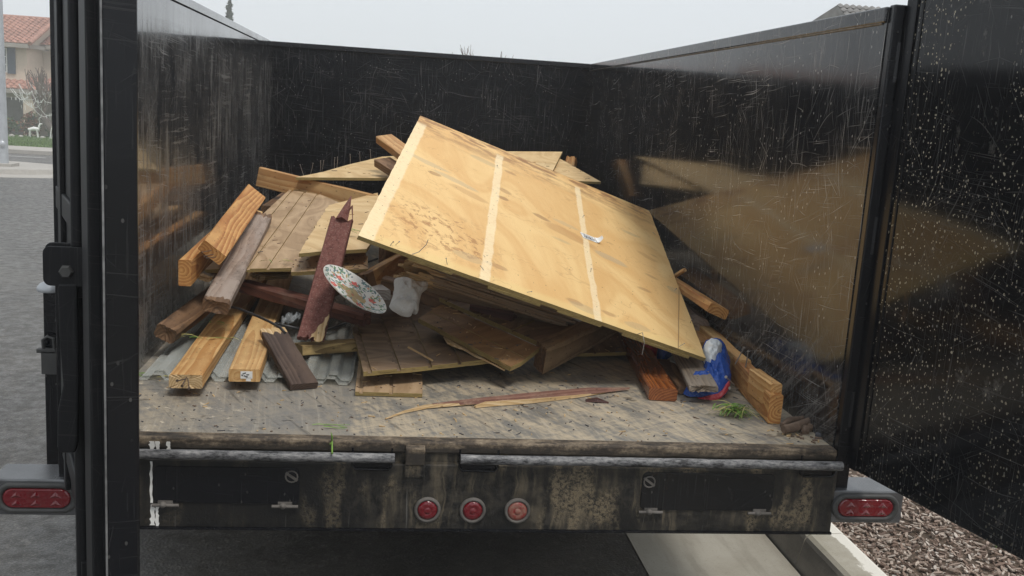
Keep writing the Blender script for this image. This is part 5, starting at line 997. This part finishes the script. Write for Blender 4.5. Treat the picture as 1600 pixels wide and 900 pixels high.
# trees
M['bark'] = flat('gray_bark', (.13, .105, .09), .9, 0, .3, 8, .4); M['twig'] = flat('thin_twig', (.16, .12, .1), .9, 0, .2, 8)
def branch(mb, p, d, L, r, lev, rr, up=.1, spread=.6, kids=(2, 4), rmin=.006):
    pts = [p]; q = p; dd = d.normalized(); n_ = 4
    for i in range(n_):
        dd = (dd + Vector((rr.gauss(0, .12), rr.gauss(0, .12), rr.gauss(0, .1) + up * .25))).normalized(); q = q + dd * L / n_; pts.append(q)
    mb.tube(pts, [max(rmin, r * (1 - .45 * i / n_)) for i in range(n_ + 1)], 6 if lev > 1 else 4, caps=False)
    if lev <= 0: return
    for k_ in range(rr.randint(*kids)):
        t = rr.uniform(.45, 1); i = min(n_ - 1, int(t * n_)); b0 = pts[i].lerp(pts[i + 1], t * n_ - i); nd_ = (dd + Vector((rr.uniform(-1, 1), rr.uniform(-1, 1), rr.uniform(-.3, .8))) * spread).normalized(); branch(mb, b0, nd_, L * rr.uniform(.6, .85), r * .55, lev - 1, rr, up, spread, kids, rmin)
    branch(mb, pts[-1], dd, L * .75, r * .6, lev - 1, rr, up, spread, kids, rmin)
def bare_tree(name, label, base, h, r, rr, lean=(0, 0), forks=4, lev=4, group=None, rmin=.006, spread=.65):
    t = empty(name, base, label, 'tree', group); mb = MB(); B = Vector(base); top = B + Vector((lean[0], lean[1], h * .3)); mb.tube([B - Vector((0, 0, .1)), B.lerp(top, .5) + Vector((.05, 0, 0)), top], [r * 1.3, r, r * .8], 10); obj('trunk', mb, 'bark', t); mb = MB()
    for k_ in range(forks): a = 6.28 * k_ / forks + rr.uniform(-.4, .4); branch(mb, top - Vector((0, 0, .05)), Vector((math.cos(a) * .62, math.sin(a) * .5, .9)), h * .24, r * .5, lev, rr, .25, spread, (1, 3), rmin)
    o = obj('crown', mb, 'twig', t); return t
bt = bare_tree('bare_tree', 'leafless tree with white string lights in the yard of the beige house', (-17.5, 52, gz(52) + .1), 4.0, .2, random.Random(8), (-.8, 0), 6, 3, None, .017, .42)
f = MB(); rr = random.Random(14)
for k_ in range(16):
    x0 = rr.uniform(-19.9, -17.6); z0 = rr.uniform(-.75, .55); y0 = 51.8 + rr.uniform(-.6, .4); L = rr.uniform(.5, 1.3); f.tube([(x0 + L * t, y0, z0 - .35 * math.sin(math.pi * t) + .05 * rr.uniform(-1, 1) + (t - .5) * -.35) for t in (0, .2, .4, .6, .8, 1)], .014, 4)
    for j in range(4): xx = x0 + L * rr.random(); f.tube([(xx, y0, z0 - .25), (xx + .02, y0, z0 - .25 - rr.uniform(.1, .28))], .011, 4)
obj('string_lights', f, 'white', bt)
bare_tree('bare_tree', 'leafless tree whose twig tips show above the front wall of the trailer', (1.75, 20, gz(20)), 3.55, .14, random.Random(12), (.1, 0), 6, 4, None, .0035, .75)
def leafy(mb, c, rx, ry, rz, n, s, rr, mis=(0,)):
    for _ in range(n):
        u = Vector((rr.gauss(0, 1), rr.gauss(0, 1), rr.gauss(0, 1))).normalized() * rr.random() ** .4; p = Vector(c) + Vector((u.x * rx, u.y * ry, u.z * rz)); a = Vector((rr.gauss(0, 1), rr.gauss(0, 1), rr.gauss(0, 1))).normalized(); b_ = a.orthogonal().normalized() * s * rr.uniform(.5, 1.2); a = a * s * rr.uniform(.6, 1.4); mb.add([p - a, p + b_ * .5, p + a, p - b_ * .5], [(0, 1, 2, 3)], rr.choice(mis))
M['leaf_g'] = flat('shrub_green', (.05, .085, .03), .7, 0, .4, 4); M['leaf_r'] = flat('shrub_red', (.2, .085, .04), .7, 0, .4, 4); M['leaf_c'] = flat('cypress_green', (.03, .05, .03), .8, 0, .4, 3)
for lb, x, y_, w, h, mis, n in (('reddish green shrub before the garage of the beige house', -19.35, 53, .75, .95, (0, 1, 1), 700), ('round green shrub at the far left foot of the beige house', -20.2, 53, .8, .75, (0, 0, 0, 1), 700), ('low dark green shrub by the pillar beside the leafless tree', -18.1, 53.2, .5, .5, (0,), 350)):
    t = empty('shrub', (x, y_, gz(y_) + .1), lb, 'shrub', 'shrubs before the beige house'); f = MB(); rr = random.Random(int(-x * 10))
    for k_ in range(7): leafy(f, (x + rr.uniform(-.5, .5) * w, y_ + rr.uniform(-.4, .4), gz(y_) + h * rr.uniform(.5, 1.25)), w * .5, w * .5, h * .45, n // 7, .09, rr, mis)
    obj('foliage', f, ['leaf_g', 'leaf_r'], t); f = MB(); f.tube([(x, y_, gz(y_)), (x, y_, gz(y_) + h)], .04, 6); obj('stem', f, 'bark', t)
f = MB()
for k_ in range(3): f.tube([(-17.25 + k_ * .05 + .8 * t, 50 + k_ * .1, gz(50) + .15 + 1.15 * math.sin(math.pi * t) ** .7) for t in (0, .08, .2, .35, .5, .65, .8, .92, 1)], .022, 5)
tag(obj('garden_arch', f, 'white'), 'white wire arch on the lawn below the leafless tree', 'garden arch')
f = MB(); bp = Vector((-18.35, 51, gz(51) + .12)); rr = random.Random(3)
for dx_ in (-.22, .2): 
    for dy_ in (-.08, .08): f.tube([bp + Vector((dx_, dy_, 0)), bp + Vector((dx_ * .8, dy_, .4))], .025, 5)
f.tube([bp + Vector((-.28, 0, .42)), bp + Vector((0, 0, .47)), bp + Vector((.25, 0, .45))], [.06, .11, .08], 8); f.tube([bp + Vector((.22, 0, .48)), bp + Vector((.3, 0, .72)), bp + Vector((.42, 0, .74))], [.06, .05, .03], 8); f.tube([bp + Vector((.3, 0, .74)), bp + Vector((.24, .05, .98)), bp + Vector((.34, .1, 1.1))], .014, 4); f.tube([bp + Vector((.3, 0, .74)), bp + Vector((.26, -.05, .98)), bp + Vector((.36, -.1, 1.1))], .014, 4)
tag(obj('deer_ornament', f, 'white'), 'white wire lawn deer ornament before the shrubs of the beige house', 'ornament')
for x, s, lb in ((-19.3, .16, 'left of three pale garden rocks on the lawn edge'), (-18.85, .13, 'middle of three pale garden rocks by the deer ornament'), (-17.8, .15, 'right of three pale garden rocks on the lawn edge')):
    f = MB(); f.lathe([(0, -.05), (s, 0), (s * .9, s * .5), (s * .4, s * .85), (0, s * .9)], Matrix.Translation((x, 50.6, gz(50.6) + .12)), 8, smooth=False); tag(obj('rock', f, 'side'), lb, 'rock', 'garden rocks')
t = empty('cypress_tree', (-11.66, 70, gz(70)), 'tall thin cypress top showing faintly above the left wall of the trailer', 'tree'); f = MB(); rr = random.Random(2)
for k_ in range(60): h = 9.6 * (k_ / 60) ; w = .62 * (1 - k_ / 60) ** .6 + .04; leafy(f, (-11.66 + rr.uniform(-.08, .08), 70, gz(70) + .3 + h), w, w, .3, 40, .16, rr)
obj('crown', f, 'leaf_c', t); f = MB(); f.tube([(-11.66, 70, gz(70) - .1), (-11.66, 70, gz(70) + 9)], [.18, .03], 7); obj('trunk', f, 'bark', t)
hs2 = empty('house', (17, 27, gz(27)), 'gray tiled roof corner of a house beyond the right trailer wall', 'house')
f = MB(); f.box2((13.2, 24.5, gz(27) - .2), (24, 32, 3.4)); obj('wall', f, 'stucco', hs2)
f = MB(); M['gtile'] = flat('gray_roof_tile', (.2, .19, .18), .85, 0, .3, 4); tiles(f, 12.75, 24.4, 24.0, 3.3, 26.2, 4.55, 9, p=.2); f.add([(12.75, 32.5, 3.3), (24.4, 32.5, 3.3), (24.4, 26.2, 4.55), (12.75, 26.2, 4.55)], [(0, 1, 2, 3)]); f.add([(12.76, 24.0, 3.3), (12.76, 32.5, 3.3), (12.76, 26.2, 4.55)], [(0, 1, 2)]); obj('roof', f, 'gtile', hs2)
for i in range(2):
    f = MB(); f.box2((14.5 + i * 3, 24.45, .6), (16 + i * 3, 24.499, 1.9)); w_ = obj('window', f, 'white', hs2); f = MB(); f.box2((14.57 + i * 3, 24.43, .67), (15.93 + i * 3, 24.449, 1.83)); obj('pane', f, 'win', w_)
# =================================================================== FOG
f = MB(); f.box2((-121, -31, -5.2), (121, 151, 10.5)); hz = obj('haze', f, 'paint'); hm = bpy.data.materials.new('fog'); hm.use_nodes = True; hz.data.materials[0] = hm
t_ = hm.node_tree; t_.nodes.remove(t_.nodes['Principled BSDF']); pv = t_.nodes.new('ShaderNodeVolumePrincipled'); pv.inputs['Color'].default_value = (.96, .97, .98, 1); pv.inputs['Density'].default_value = .0033; pv.inputs['Anisotropy'].default_value = 0
t_.links.new(pv.outputs[0], t_.nodes['Material Output'].inputs['Volume']); hz['kind'] = 'stuff'
